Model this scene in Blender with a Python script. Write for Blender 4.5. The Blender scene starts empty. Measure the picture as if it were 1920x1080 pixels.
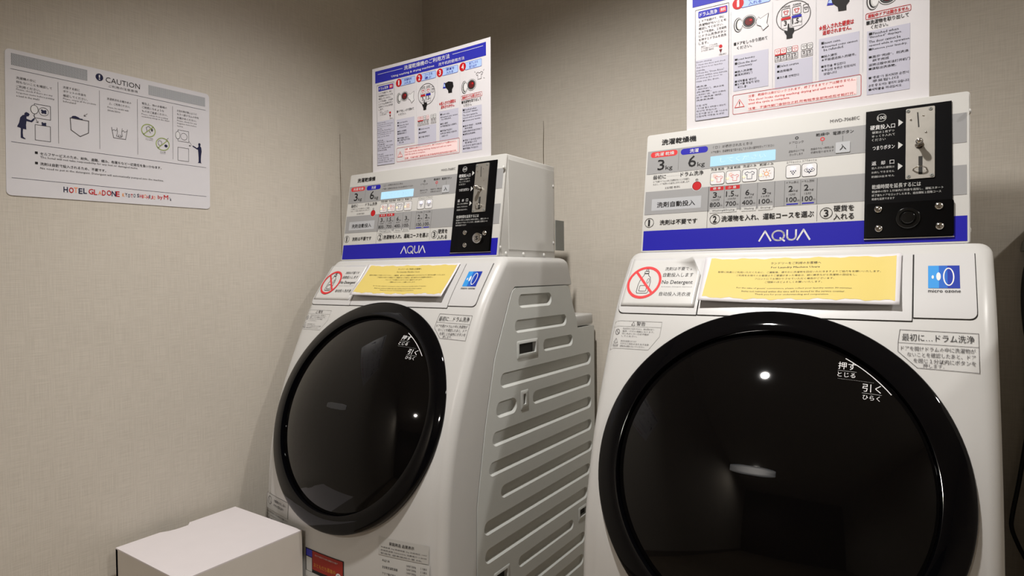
import bpy, bmesh, math, random
from mathutils import Vector, Matrix
from mathutils.geometry import tessellate_polygon

random.seed(7)
S = bpy.context.scene
COL = S.collection

# ------------------------------------------------------------------ camera
cam_d = bpy.data.cameras.new('camera')
cam = bpy.data.objects.new('camera', cam_d)
COL.objects.link(cam)
S.camera = cam
cam_d.sensor_width = 36.0
cam_d.lens = 1146.96 / 1920 * 36.0
cam_d.clip_start = 0.02
YAW, PITCH, ROLL = 0.5908, 0.0237, -0.0097
_F = Vector((-math.sin(YAW) * math.cos(PITCH), math.cos(YAW) * math.cos(PITCH), -math.sin(PITCH)))
_R = Vector((math.cos(YAW), math.sin(YAW), 0))
_U = _R.cross(_F)
_R2 = _R * math.cos(ROLL) + _U * math.sin(ROLL)
_U2 = -_R * math.sin(ROLL) + _U * math.cos(ROLL)
M = Matrix((_R2, _U2, -_F)).transposed().to_4x4()
M.translation = Vector((1.518, -1.043, 0.9888))
cam.matrix_world = M

# ------------------------------------------------------------------ world, lights, exposure
W = bpy.data.worlds.new('world')
S.world = W
W.use_nodes = True
W.node_tree.nodes['Background'].inputs[0].default_value = (0.9, 0.85, 0.8, 1)
W.node_tree.nodes['Background'].inputs[1].default_value = 0.02
S.view_settings.view_transform = 'Standard'
S.view_settings.look = 'None'
S.view_settings.gamma = 1.0
S.view_settings.use_curve_mapping = False
S.view_settings.exposure = 0.0

LX, LY, CEIL = 0.995, -0.535, 2.38


def spot(name, loc, power, angle, blend, radius, col, aim=(0, 0, -1)):
    l = bpy.data.lights.new(name, 'SPOT')
    l.energy = power
    l.spot_size = math.radians(angle)
    l.spot_blend = blend
    l.shadow_soft_size = radius
    l.color = col
    o = bpy.data.objects.new(name, l)
    o.location = loc
    o.rotation_euler = Vector(aim).to_track_quat('-Z', 'Y').to_euler()
    COL.objects.link(o)
    return o


spot('downlight_lamp', (LX, LY, CEIL - 0.03), 127.0, 101.5, 0.80, 0.04, (1.0, 0.963, 0.918), (-0.09, 0.291, -1))
spot('rear_fill_lamp', (0.66, -3.2, CEIL - 0.03), 88.0, 160, 0.6, 0.04, (1.0, 0.93, 0.85))  # added fill lamp behind the camera, lifts the ambient level
spot('side_downlight_lamp', (2.8, -0.35, CEIL - 0.03), 54.0, 165, 0.5, 0.06, (1.0, 0.963, 0.918))


# ------------------------------------------------------------------ materials
def lin(c):
    c = c / 255.0
    return c / 12.92 if c <= 0.04045 else ((c + 0.055) / 1.055) ** 2.4


def rgb(r, g, b):
    return (lin(r), lin(g), lin(b), 1.0)


MATS = {}


def mat(name, col, rough=0.5, metal=0.0, spec=0.5, emit=None, estr=0.0, bump=None, coat=0.0, noise=0.03, nscale=30.0):
    if name in MATS:
        return MATS[name]
    m = bpy.data.materials.new(name)
    m.use_nodes = True
    nt = m.node_tree
    b = nt.nodes['Principled BSDF']
    b.inputs['Roughness'].default_value = rough
    b.inputs['Metallic'].default_value = metal
    b.inputs['Specular IOR Level'].default_value = spec
    b.inputs['Coat Weight'].default_value = coat
    tc = nt.nodes.new('ShaderNodeTexCoord')
    n = nt.nodes.new('ShaderNodeTexNoise')
    n.inputs['Scale'].default_value = nscale
    n.inputs['Detail'].default_value = 3
    nt.links.new(tc.outputs['Object'], n.inputs['Vector'])
    r = nt.nodes.new('ShaderNodeValToRGB')
    r.color_ramp.elements[0].position = 0.3
    r.color_ramp.elements[1].position = 0.7
    r.color_ramp.elements[0].color = tuple(x * (1 - noise) for x in col[:3]) + (1,)
    r.color_ramp.elements[1].color = tuple(min(1, x * (1 + noise)) for x in col[:3]) + (1,)
    nt.links.new(n.outputs['Fac'], r.inputs['Fac'])
    nt.links.new(r.outputs['Color'], b.inputs['Base Color'])
    if emit:
        b.inputs['Emission Color'].default_value = emit
        b.inputs['Emission Strength'].default_value = estr
    if bump:
        n2 = nt.nodes.new('ShaderNodeTexNoise')
        n2.inputs['Scale'].default_value = bump[0]
        n2.inputs['Detail'].default_value = 2
        nt.links.new(tc.outputs['Object'], n2.inputs['Vector'])
        bp = nt.nodes.new('ShaderNodeBump')
        bp.inputs['Strength'].default_value = bump[1]
        bp.inputs['Distance'].default_value = 0.001
        nt.links.new(n2.outputs['Fac'], bp.inputs['Height'])
        nt.links.new(bp.outputs['Normal'], b.inputs['Normal'])
    MATS[name] = m
    return m


def wallpaper():
    """woven textile wallpaper: fine horizontal and vertical threads"""
    m = bpy.data.materials.new('woven_wallpaper')
    m.use_nodes = True
    nt = m.node_tree
    L = nt.links
    b = nt.nodes['Principled BSDF']
    b.inputs['Roughness'].default_value = 0.85
    b.inputs['Specular IOR Level'].default_value = 0.2
    g = nt.nodes.new('ShaderNodeNewGeometry')

    def noise(sx, sy, sz, det=2):
        mp = nt.nodes.new('ShaderNodeMapping')
        mp.inputs['Scale'].default_value = (sx, sy, sz)
        L.new(g.outputs['Position'], mp.inputs['Vector'])
        n = nt.nodes.new('ShaderNodeTexNoise')
        n.inputs['Scale'].default_value = 1.0
        n.inputs['Detail'].default_value = det
        L.new(mp.outputs['Vector'], n.inputs['Vector'])
        return n.outputs['Fac']
    nh = noise(25, 25, 700)
    nv = noise(600, 600, 18)
    nb = noise(3, 3, 3, 4)
    add = nt.nodes.new('ShaderNodeMath')
    add.operation = 'ADD'
    L.new(nh, add.inputs[0])
    L.new(nv, add.inputs[1])
    mul = nt.nodes.new('ShaderNodeMath')
    mul.operation = 'MULTIPLY_ADD'
    L.new(nb, mul.inputs[0])
    mul.inputs[1].default_value = 0.35
    L.new(add.outputs[0], mul.inputs[2])
    r = nt.nodes.new('ShaderNodeValToRGB')
    r.color_ramp.elements[0].position = 0.72
    r.color_ramp.elements[1].position = 1.0
    r.color_ramp.elements[0].color = rgb(186, 179, 168)
    r.color_ramp.elements[1].color = rgb(197, 190, 179)
    sc = nt.nodes.new('ShaderNodeMath')
    sc.operation = 'MULTIPLY'
    sc.inputs[1].default_value = 0.74
    L.new(mul.outputs[0], sc.inputs[0])
    L.new(sc.outputs[0], r.inputs['Fac'])
    L.new(r.outputs['Color'], b.inputs['Base Color'])
    bp = nt.nodes.new('ShaderNodeBump')
    bp.inputs['Strength'].default_value = 0.16
    bp.inputs['Distance'].default_value = 0.0003
    L.new(add.outputs[0], bp.inputs['Height'])
    L.new(bp.outputs['Normal'], b.inputs['Normal'])
    return m


M_WALL = wallpaper()
M_SEAM = mat('seam_shade', rgb(96, 86, 70), 0.9)
M_FLOOR = mat('dark_vinyl_floor', rgb(140, 124, 104), 0.45, noise=0.15, nscale=8)
M_CEIL = mat('ceiling_paint', rgb(205, 200, 190), 0.9)
M_DOORWOOD = mat('dark_wood', rgb(60, 42, 30), 0.5, noise=0.2, nscale=6)
M_BODY = mat('white_enamel', rgb(192, 191, 189), 0.32, spec=0.5, noise=0.006)
M_BOX = mat('white_sheet_metal', rgb(197, 196, 193), 0.42, noise=0.006)
M_COVER = mat('side_cover_plastic', rgb(198, 200, 197), 0.45, noise=0.006)
M_LID = mat('white_lid_plastic', rgb(192, 191, 191), 0.3, noise=0.006)
M_GAP = mat('dark_gap', rgb(38, 36, 34), 0.8)
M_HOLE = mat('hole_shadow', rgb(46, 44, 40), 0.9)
M_RING = mat('black_gloss_ring', rgb(5, 5, 7), 0.035, spec=0.28, noise=0.0)
M_GLASS = mat('smoked_glass', rgb(8, 7, 7), 0.035, spec=0.28, noise=0.0)
M_BADGE = mat('grey_badge', rgb(34, 36, 40), 0.3, metal=0.0)
M_STEEL = mat('brushed_steel', rgb(176, 172, 165), 0.42, metal=0.75, noise=0.05, nscale=60)
M_CHROME = mat('chrome', rgb(205, 203, 200), 0.14, metal=1.0)
M_BLACK = mat('black_panel', rgb(7, 7, 9), 0.35, spec=0.14)
M_BLACKP = mat('black_lock_plate', rgb(4, 4, 5), 0.22, spec=0.2)
M_PAPER = mat('white_paper', rgb(208, 205, 208), 0.6, noise=0.01)
M_SIGN = mat('laminated_sign', rgb(208, 206, 210), 0.35, noise=0.01)
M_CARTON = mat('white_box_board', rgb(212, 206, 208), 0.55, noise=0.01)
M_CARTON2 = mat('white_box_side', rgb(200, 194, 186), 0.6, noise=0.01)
M_CORD = mat('black_cord', rgb(14, 13, 12), 0.5)
M_GREYP = mat('grey_plastic', rgb(122, 124, 120), 0.5)
M_STICK = mat('clear_label', rgb(197, 196, 194), 0.25, noise=0.004)
M_PLINTH = mat('plinth', rgb(120, 112, 100), 0.6)

INK = {
    'k': rgb(24, 22, 24), 'k2': rgb(78, 75, 76), 'g': rgb(150, 150, 151), 'g2': rgb(128, 129, 131), 'w': rgb(216, 215, 216),
    'w2': rgb(190, 190, 188), 'r': rgb(205, 52, 55), 'red': rgb(184, 26, 32), 'b': rgb(30, 26, 160), 'b2': rgb(64, 62, 172),
    'pb': rgb(44, 46, 160), 'lb': rgb(165, 190, 235), 'lg': rgb(186, 185, 200), 'pk': rgb(238, 212, 212), 'y': rgb(206, 186, 106),
    'navy': rgb(28, 30, 62), 'ol': rgb(150, 165, 95), 'or': rgb(236, 150, 110), 'teal': rgb(44, 80, 96), 'orange': rgb(226, 140, 40),
    'cy': rgb(40, 140, 205), 'bl1': rgb(52, 140, 210), 'bl2': rgb(34, 92, 180), 'bl3': rgb(24, 48, 150), 'lcdt': rgb(190, 225, 235),
    'pgrey': rgb(176, 178, 182), 'dgrey': rgb(60, 58, 60), 'mr': rgb(96, 30, 32), 'lbl': rgb(180, 179, 176), 'rs': rgb(150, 44, 34),
    'gold': rgb(190, 130, 50), 'gline': rgb(170, 170, 168),
}


def ink(c):
    return mat('ink_' + c, INK[c], 0.5, spec=0.25, noise=0.0)


# ------------------------------------------------------------------ object helpers
def tag(o, label=None, cat=None, group=None, kind=None):
    if label:
        o['label'] = label
    if cat:
        o['category'] = cat
    if group:
        o['group'] = group
    if kind:
        o['kind'] = kind
    return o


def empty(name, loc, label, cat, group=None):
    o = bpy.data.objects.new(name, None)
    o.empty_display_size = 0.05
    COL.objects.link(o)
    o.location = loc
    return tag(o, label, cat, group)


def obj(name, bm_or_mesh, material, parent=None, smooth=None, label=None):
    if isinstance(bm_or_mesh, bmesh.types.BMesh):
        bm = bm_or_mesh
        if smooth:
            bmesh.ops.recalc_face_normals(bm, faces=bm.faces)
            for f in bm.faces:
                f.smooth = True
            lim = math.radians(smooth)
            for e in bm.edges:
                if len(e.link_faces) == 2 and e.calc_face_angle(0) > lim:
                    e.smooth = False
        me = bpy.data.meshes.new(name)
        bm.to_mesh(me)
        bm.free()
    else:
        me = bm_or_mesh
    if isinstance(material, (list, tuple)):
        for m in material:
            me.materials.append(m)
    else:
        me.materials.append(material)
    o = bpy.data.objects.new(name, me)
    COL.objects.link(o)
    if parent:
        o.parent = parent
    if label:
        o['label'] = label
    return o


def copy_tree(o, parent=None):
    c = o.copy()
    COL.objects.link(c)
    c.parent = parent
    for ch in [k for k in COL.objects if k.parent == o]:
        copy_tree(ch, c)
    return c


def box(bm, a, b, bev=0.0):
    x0, y0, z0 = a
    x1, y1, z1 = b
    g = bmesh.ops.create_cube(bm, size=1.0)
    vs = g['verts']
    for v in vs:
        v.co = Vector(((x0 + x1) / 2 + v.co.x * (x1 - x0), (y0 + y1) / 2 + v.co.y * (y1 - y0), (z0 + z1) / 2 + v.co.z * (z1 - z0)))
    if bev:
        es = list({e for v in vs for e in v.link_edges})
        bmesh.ops.bevel(bm, geom=es, offset=bev, segments=3, affect='EDGES', profile=0.5)


def tube(bm, pts, r, seg=10, closed=False):
    pts = [Vector(p) for p in pts]
    rings = []
    n = len(pts)
    for i, p in enumerate(pts):
        a = pts[(i - 1) % n] if (i > 0 or closed) else p
        b = pts[(i + 1) % n] if (i < n - 1 or closed) else p
        d = (b - a).normalized()
        up = Vector((0, 0, 1)) if abs(d.z) < 0.9 else Vector((1, 0, 0))
        s = d.cross(up).normalized()
        t = s.cross(d)
        rr = r[i] if isinstance(r, (list, tuple)) else r
        rings.append([bm.verts.new(p + s * math.cos(2 * math.pi * k / seg) * rr + t * math.sin(2 * math.pi * k / seg) * rr) for k in range(seg)])
    m = n if closed else n - 1
    for i in range(m):
        a, b = rings[i], rings[(i + 1) % n]
        for k in range(seg):
            bm.faces.new((a[k], a[(k + 1) % seg], b[(k + 1) % seg], b[k]))
    if not closed:
        bm.faces.new(rings[0])
        bm.faces.new(rings[-1][::-1])


def lathe(bm, prof, mp, seg=64):
    """prof: list of (radius, height); mp(x, y, h) -> Vector"""
    rings = []
    for r, h in prof:
        if r <= 1e-6:
            rings.append([bm.verts.new(mp(0, 0, h))])
        else:
            rings.append([bm.verts.new(mp(r * math.cos(2 * math.pi * k / seg), r * math.sin(2 * math.pi * k / seg), h)) for k in range(seg)])
    for a, b in zip(rings, rings[1:]):
        for k in range(seg):
            k2 = (k + 1) % seg
            if len(a) == 1 and len(b) == 1:
                continue
            if len(a) == 1:
                bm.faces.new((a[0], b[k], b[k2]))
            elif len(b) == 1:
                bm.faces.new((a[k], a[k2], b[0]))
            else:
                bm.faces.new((a[k], a[k2], b[k2], b[k]))


def rrect(x0, y0, x1, y1, r, n=6):
    if r <= 0:
        return [(x0, y0), (x1, y0), (x1, y1), (x0, y1)]
    out = []
    for cx, cy, a0 in ((x1 - r, y0 + r, -90), (x1 - r, y1 - r, 0), (x0 + r, y1 - r, 90), (x0 + r, y0 + r, 180)):
        for k in range(n + 1):
            a = math.radians(a0 + 90 * k / n)
            out.append((cx + r * math.cos(a), cy + r * math.sin(a)))
    return out


def plate(bm, pts, mp, h0, h1):
    """extruded outline: mp(u, v, h)"""
    a = [bm.verts.new(mp(x, y, h0)) for x, y in pts]
    b = [bm.verts.new(mp(x, y, h1)) for x, y in pts]
    n = len(pts)
    for i in range(n):
        bm.faces.new((a[i], a[(i + 1) % n], b[(i + 1) % n], b[i]))
    for ring in (a, b):
        for t in tessellate_polygon([[Vector((p[0], p[1], 0)) for p in pts]]):
            try:
                bm.faces.new([ring[k] for k in t])
            except ValueError:
                pass
    bmesh.ops.recalc_face_normals(bm, faces=bm.faces)


# ------------------------------------------------------------------ flat print (lettering, signs)
class Print:
    """collects flat print in millimetres on a surface; fn(u, v, h) -> Vector in metres"""

    def __init__(s, fn, base=0.0003, step=0.00012, maxseg=None):
        s.fn, s.base, s.step, s.maxseg = fn, base, step, maxseg
        s.items = []
        s.texts = []

    def poly(s, c, pts, l=1):
        tris = tessellate_polygon([[Vector((x, y, 0)) for x, y in pts]])
        s.items.append((c, list(pts), [tuple(t) for t in tris], l))

    def rect(s, c, x0, y0, x1, y1, l=1, r=0.0):
        if s.maxseg and not r:
            nx = max(1, int(abs(x1 - x0) / s.maxseg))
            ny = max(1, int(abs(y1 - y0) / s.maxseg))
            vs = [(x0 + (x1 - x0) * i / nx, y0 + (y1 - y0) * j / ny) for j in range(ny + 1) for i in range(nx + 1)]
            fs = [(j * (nx + 1) + i, j * (nx + 1) + i + 1, (j + 1) * (nx + 1) + i + 1, (j + 1) * (nx + 1) + i) for j in range(ny) for i in range(nx)]
            s.items.append((c, vs, fs, l))
        else:
            s.poly(c, rrect(x0, y0, x1, y1, r), l)

    def line(s, c, pts, w=0.5, l=2, closed=False):
        pts = [Vector((p[0], p[1])) for p in pts]
        n = len(pts)
        for i in range(n if closed else n - 1):
            a, b = pts[i], pts[(i + 1) % n]
            d = b - a
            if d.length < 1e-6:
                continue
            t = d.normalized()
            q = Vector((-t.y, t.x)) * w / 2
            e = t * w * 0.35
            k = max(1, int(d.length / s.maxseg)) if s.maxseg else 1
            for j in range(k):
                p0 = a + d * (j / k) - (e if j == 0 else e * 0)
                p1 = a + d * ((j + 1) / k) + (e if j == k - 1 else e * 0)
                s.items.append((c, [tuple(p0 - q), tuple(p1 - q), tuple(p1 + q), tuple(p0 + q)], [(0, 1, 2, 3)], l))

    def rline(s, c, x0, y0, x1, y1, r, w=0.5, l=2):
        s.line(c, rrect(x0, y0, x1, y1, r, 4), w, l, True)

    def ell(s, c, cx, cy, rx, ry, l=2, n=28):
        vs = [(cx, cy)] + [(cx + rx * math.cos(2 * math.pi * k / n), cy + ry * math.sin(2 * math.pi * k / n)) for k in range(n)]
        s.items.append((c, vs, [(0, 1 + k, 1 + (k + 1) % n) for k in range(n)], l))

    def ring(s, c, cx, cy, rx, ry, w, l=3, n=36):
        a = [(cx + rx * math.cos(2 * math.pi * k / n), cy + ry * math.sin(2 * math.pi * k / n)) for k in range(n)]
        b = [(cx + (rx - w) * math.cos(2 * math.pi * k / n), cy + (ry - w) * math.sin(2 * math.pi * k / n)) for k in range(n)]
        s.items.append((c, a + b, [(k, (k + 1) % n, n + (k + 1) % n, n + k) for k in range(n)], l))

    def text(s, c, x0, y0, x1, y1, t, bold=0.0, l=4, res=2, slant=None):
        """ink box fitted to x0..x1, y0..y1 (y None = keep proportions)"""
        s.texts.append((c, x0, y0, x1, y1, t, bold, l, res))

    def paras(s, c, x0, x1, ytop, lh, size, lines, bold=0.0, l=4, center=False):
        """lines: list of (relative width 0..1, text)"""
        for i, (w, t) in enumerate(lines):
            if t:
                y = ytop - i * lh
                if center:
                    cx = (x0 + x1) / 2
                    ww = (x1 - x0) * w / 2
                    s.text(c, cx - ww, y - size, cx + ww, y, t, bold, l, 1)
                else:
                    s.text(c, x0, y - size, x0 + (x1 - x0) * w, y, t, bold, l, 1)

    def flush_texts(s):
        if not s.texts:
            return
        tmp = []
        for (c, x0, y0, x1, y1, t, bold, l, res) in s.texts:
            cu = bpy.data.curves.new('t', 'FONT')
            cu.body = t
            cu.size = 10.0
            cu.resolution_u = res
            cu.offset = min(0.0, bold) * 10.0
            o = bpy.data.objects.new('t', cu)
            COL.objects.link(o)
            tmp.append(o)
        bpy.context.view_layer.update()
        dg = bpy.context.evaluated_depsgraph_get()
        for o, (c, x0, y0, x1, y1, t, bold, l, res) in zip(tmp, s.texts):
            me = bpy.data.meshes.new_from_object(o.evaluated_get(dg))
            vs = [(v.co.x, v.co.y) for v in me.vertices]
            fs = [tuple(p.vertices) for p in me.polygons]
            bpy.data.meshes.remove(me)
            if not vs:
                continue
            ax, bx = min(v[0] for v in vs), max(v[0] for v in vs)
            ay, by = min(v[1] for v in vs), max(v[1] for v in vs)
            sx = (x1 - x0) / max(bx - ax, 1e-6)
            sy = (y1 - y0) / max(by - ay, 1e-6)
            bw = max(0.0, bold) * (y1 - y0) * 1.15
            if bw <= 0:
                offs = [(0, 0)]
            elif y1 - y0 < 6.5:
                offs = [(-bw, 0), (bw, 0)]
            else:
                offs = [(-bw, 0), (bw, 0), (0, bw), (0, -bw)]
            for q, (dx, dy) in enumerate(offs):
                s.items.append((c, [(x0 + dx + (v[0] - ax) * sx, y0 + dy + (v[1] - ay) * sy) for v in vs], fs, l + 0.3 * q))
        for o in tmp:
            cu = o.data
            bpy.data.objects.remove(o)
            bpy.data.curves.remove(cu)
        s.texts = []

    def build(s, parent, name='printed_lettering', label=None):
        """one mesh per surface, ink colours as material slots"""
        s.flush_texts()
        cols = []
        vs, fs, mi = [], [], []
        for c, v2, f, l in s.items:
            if c not in cols:
                cols.append(c)
            k = cols.index(c)
            b = len(vs)
            h = s.base + s.step * l
            vs += [s.fn(u, v, h) for u, v in v2]
            for t in f:
                fs.append([b + i for i in t])
                mi.append(k)
        me = bpy.data.meshes.new(name)
        me.from_pydata(vs, [], fs)
        me.polygons.foreach_set('material_index', mi)
        me.validate()
        o = obj(name, me, [ink(c) for c in cols], parent, label=label)
        return o


# ------------------------------------------------------------------ room
D = 0.65           # back wall
XR, YF = 3.3, -5.2  # far walls of the room


def wallbox(name, a, b, m, kind='structure'):
    bm = bmesh.new()
    box(bm, a, b)
    return tag(obj(name, bm, m), kind=kind)


wallbox('wall_left', (-0.1, YF, 0), (0, D + 0.1, CEIL), M_WALL)
wallbox('wall_back', (0, D, 0), (XR, D + 0.1, CEIL), M_WALL)
wallbox('wall_right', (XR, YF, 0), (XR + 0.1, D + 0.1, CEIL), M_WALL)
wallbox('wall_front', (-0.1, YF - 0.1, 0), (XR + 0.1, YF, CEIL), M_DOORWOOD)
wallbox('floor', (-0.1, YF - 0.1, -0.1), (XR + 0.1, D + 0.1, 0), M_FLOOR)
wallbox('ceiling', (-0.1, YF - 0.1, CEIL), (XR + 0.1, D + 0.1, CEIL + 0.1), M_CEIL)
wallbox('baseboard_left', (0, YF, 0), (0.012, D, 0.07), M_PLINTH)
wallbox('baseboard_back', (0.012, D - 0.012, 0), (XR, D, 0.07), M_PLINTH)

# unseen low partition, added right of the machines to shade the back wall
wallbox('added_shade_partition', (1.745, -0.12, 0), (1.785, D, 1.05), M_WALL)

# wallpaper seams, slightly lifted edges
def seam(name, pts, wid):
    bm = bmesh.new()
    prev = None
    for i, (p, side, nrm) in enumerate(pts):
        t = 1 - abs(2 * i / (len(pts) - 1) - 1) * 0.75
        p, side, nrm = Vector(p), Vector(side), Vector(nrm)
        ring = [bm.verts.new(p), bm.verts.new(p + side * wid * 0.35 + nrm * 0.0016 * t), bm.verts.new(p + side * wid * t)]
        if prev:
            for k in range(2):
                bm.faces.new((prev[k], prev[k + 1], ring[k + 1], ring[k]))
        prev = ring
    return tag(obj(name, bm, M_WALL), kind='structure')


seam('trim_1', [((0.0004, 0.2605 + 0.0006 * math.sin(k), 1.44 - 0.36 * k / 12), (0, 1, 0), (1, 0, 0)) for k in range(13)], 0.006)
seam('trim_2', [((0.5105 + 0.0006 * math.sin(k * 1.3), D - 0.0004, 1.475 - 0.3 * k / 10), (1, 0, 0), (0, -1, 0)) for k in range(11)], 0.005)
def crack(name, f, z0, z1, w):
    bm = bmesh.new()
    prev = None
    for k in range(15):
        t = k / 14
        z = z0 + (z1 - z0) * t
        ww = w * (0.25 + 0.75 * min(1, (1 - t) * 3 + 0.1)) * (0.85 + 0.15 * math.sin(k * 2.3))
        j = 0.0006 * math.sin(k * 1.1)
        ring = [bm.verts.new(f(j - ww / 2, 0, z)), bm.verts.new(f(j - ww / 2, 0.0009, z)), bm.verts.new(f(j + ww / 2, 0.0009, z)), bm.verts.new(f(j + ww / 2, 0, z))]
        if prev:
            for q in range(3):
                bm.faces.new((prev[q], prev[q + 1], ring[q + 1], ring[q]))
        prev = ring
    tag(obj(name, bm, M_SEAM), kind='structure')


crack('trim_3', lambda a, h, z: Vector((h, 0.2598 + a, z)), 1.05, 1.43, 0.0022)
crack('trim_4', lambda a, h, z: Vector((0.5098 + a, D - h, z)), 1.15, 1.475, 0.0030)


def downlight(x, y, label):
    t = empty('ceiling_downlight', (x, y, CEIL), label, 'ceiling light', 'recessed ceiling downlights')
    bm = bmesh.new()
    mp = lambda a, b, h: Vector((a, b, h))
    lathe(bm, [(0.05, 0.0), (0.052, -0.004), (0.066, -0.006), (0.07, -0.003), (0.07, 0.0)], mp, 40)
    obj('trim_ring', bm, M_CEIL, t, smooth=40)
    bm = bmesh.new()
    lathe(bm, [(0.0, -0.002), (0.049, -0.002)], mp, 40)
    obj('diffuser', bm, mat('lamp_glow', rgb(255, 240, 220), 0.5, emit=(1, 0.93, 0.82, 1), estr=14.0), t)


downlight(LX, LY, 'round recessed ceiling downlight above the two washer-dryers')
downlight(2.8, -0.35, 'round recessed ceiling downlight to the right of the washer-dryers')
downlight(0.66, -3.2, 'round ceiling fill light added out of view at the rear of the room')  # fixture for the added rear fill lamp

# ------------------------------------------------------------------ machine geometry (local coordinates, metres)
PROF = [(-0.2, -0.09), (0.0, -0.09), (0.30, -0.091), (0.42, -0.088), (0.55, -0.0765), (0.68, -0.043), (0.80, 0.006), (0.92, 0.066),
        (1.00, 0.126), (1.03, 0.152), (1.10, 0.22)]
X0B, X1B = -0.004, 0.605
HB = 1.03


def fprof(z):
    n = len(PROF)
    for i in range(1, n - 2):
        if z <= PROF[i + 1][0] or i == n - 3:
            break
    (za, ya), (zb, yb), (zc, yc), (zd, yd) = PROF[i - 1], PROF[i], PROF[i + 1], PROF[i + 2]
    t = (z - zb) / (zc - zb)
    m0 = (yc - ya) / (zc - za) * (zc - zb)
    m1 = (yd - yb) / (zd - zb) * (zc - zb)
    return (2 * t**3 - 3 * t**2 + 1) * yb + (t**3 - 2 * t**2 + t) * m0 + (-2 * t**3 + 3 * t**2) * yc + (t**3 - t**2) * m1


def smooth01(t):
    t = max(0, min(1, t))
    return t * t * (3 - 2 * t)


def bulge(z):
    return 0.040 * smooth01((0.90 - z) / 0.45)


XC, YD, ZD, DT = 0.3000, -0.0445, 0.664, 0.388
EVD = Vector((0, math.sin(DT), math.cos(DT)))
END = Vector((0, -math.cos(DT), math.sin(DT)))


def front_y(x, z):
    u = (x - 0.3) / 0.31
    return fprof(z) - bulge(z) * (1 - u * u)


def surf(x, z, h):
    """front surface in mm (x, z), offset h in metres along its normal"""
    x, z = x / 1000.0, z / 1000.0
    y = front_y(x, z)
    dy = (front_y(x, z + 0.002) - front_y(x, z - 0.002)) / 0.004
    n = Vector((0, -1, dy)).normalized()
    return Vector((x, y, z)) + n * h


def doorp(x, y, h):
    """door plane, slightly bowed forward at mid height"""
    k = 0.0105 * (1 - (y / 0.276) ** 2)
    return Vector((XC, YD, ZD)) + Vector((1, 0, 0)) * x + EVD * y + END * (h + k)


def cover_front(z):
    pts = [(0.0, 0.025), (0.377, 0.025), (0.47, 0.0275), (0.643, 0.061), (0.793, 0.100), (0.94, 0.170), (0.957, 0.188), (1.2, 0.188)]
    for (a, ya), (b, yb) in zip(pts, pts[1:]):
        if z <= b:
            return ya + (yb - ya) * (z - a) / (b - a)
    return 0.188


def rear_y(z):
    if z >= 0.868:
        return 0.505 + (0.447 - 0.505) * (z - 0.884) / (1.03 - 0.884)
    return 0.512


def body_mesh():
    bm = bmesh.new()
    zs = [0.03 + 0.01 * k for k in range(93)] + [0.9535, 0.9575] + [0.962 + 0.008 * k for k in range(6)]
    zs = sorted(z for z in set(zs) if z <= 1.006)
    RT = 0.018
    lev = [(z, 0.0) for z in zs] + [(HB - RT + RT * math.sin(math.radians(a)), RT * (1 - math.cos(math.radians(a)))) for a in (10, 25, 40, 55, 70, 80, 90)]
    NX, NC, rc = 70, 7, 0.024
    prev = None
    first = None
    for z, ins in lev:
        x0, x1 = X0B + ins, X1B - ins
        yc = cover_front(z)
        inside = z < 0.956
        xi0, xi1 = (x0 + 0.011, x1 - 0.011) if inside else (x0, x1)
        yr = rear_y(z) - ins
        y_edge = fprof(min(z, 1.02)) + ins * 0.8
        out = []
        # left side, back to front
        out += [(xi0, yr), (xi0, yc + 0.0), (x0, yc - 0.0016 if inside else yc)]
        ycl = y_edge + rc
        for k in range(NC + 1):
            a = math.pi - (math.pi / 2) * 0 - (math.pi / 2) * k / NC * -1
            ang = math.pi + (math.pi / 2) * k / NC
            out.append((x0 + rc + rc * math.cos(ang), ycl + rc * math.sin(ang)))
        for k in range(1, NX):
            x = x0 + rc + (x1 - x0 - 2 * rc) * k / NX
            u0 = (x0 + rc - 0.3) / 0.31
            u = (x - 0.3) / 0.31
            y = y_edge - bulge(z) * ((1 - u * u) - (1 - u0 * u0)) if ins > 0 or z > 1.02 else y_edge - bulge(z) * (1 - u * u) * smooth01((min(x - x0, x1 - x) - 0.0) / 0.05)
            # door opening
            P = Vector((x, y, z)) - Vector((XC, YD, ZD))
            rr = math.hypot(P.x, P.dot(EVD))
            if rr < 0.262:
                yp = YD + (z - ZD) * math.tan(DT) + 0.03
                y = max(y, yp) + 0.02
            out.append((x, y))
        for k in range(NC + 1):
            ang = 1.5 * math.pi + (math.pi / 2) * k / NC
            out.append((x1 - rc + rc * math.cos(ang), ycl + rc * math.sin(ang)))
        out += [(x1, yc - 0.0016 if inside else yc), (xi1, yc + 0.0), (xi1, yr)]
        ring = [bm.verts.new((p[0], p[1], z)) for p in out]
        if prev:
            n = len(ring)
            for k in range(n):
                bm.faces.new((prev[k], prev[(k + 1) % n], ring[(k + 1) % n], ring[k]))
        else:
            first = ring
        prev = ring
    bm.faces.new(first[::-1])
    bm.faces.new(prev)
    return bm


# control box panel plane
PB = Vector((0.0176, 0.1588, 1.0291))
BT = 0.1656
EV = Vector((0, math.sin(BT), math.cos(BT)))
EN = Vector((0, -math.cos(BT), math.sin(BT)))
PW, PL = 559.0, 257.8


def pan(u, v, h):
    return PB + Vector((u / 1000.0, 0, 0)) + EV * (v / 1000.0) + EN * h


def side_slot(y0, z0, y1, z1, n=7):
    return rrect(y0, z0, y1, z1, min((z1 - z0) / 2 * 0.98, (y1 - y0) / 2 * 0.98), n)


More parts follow.
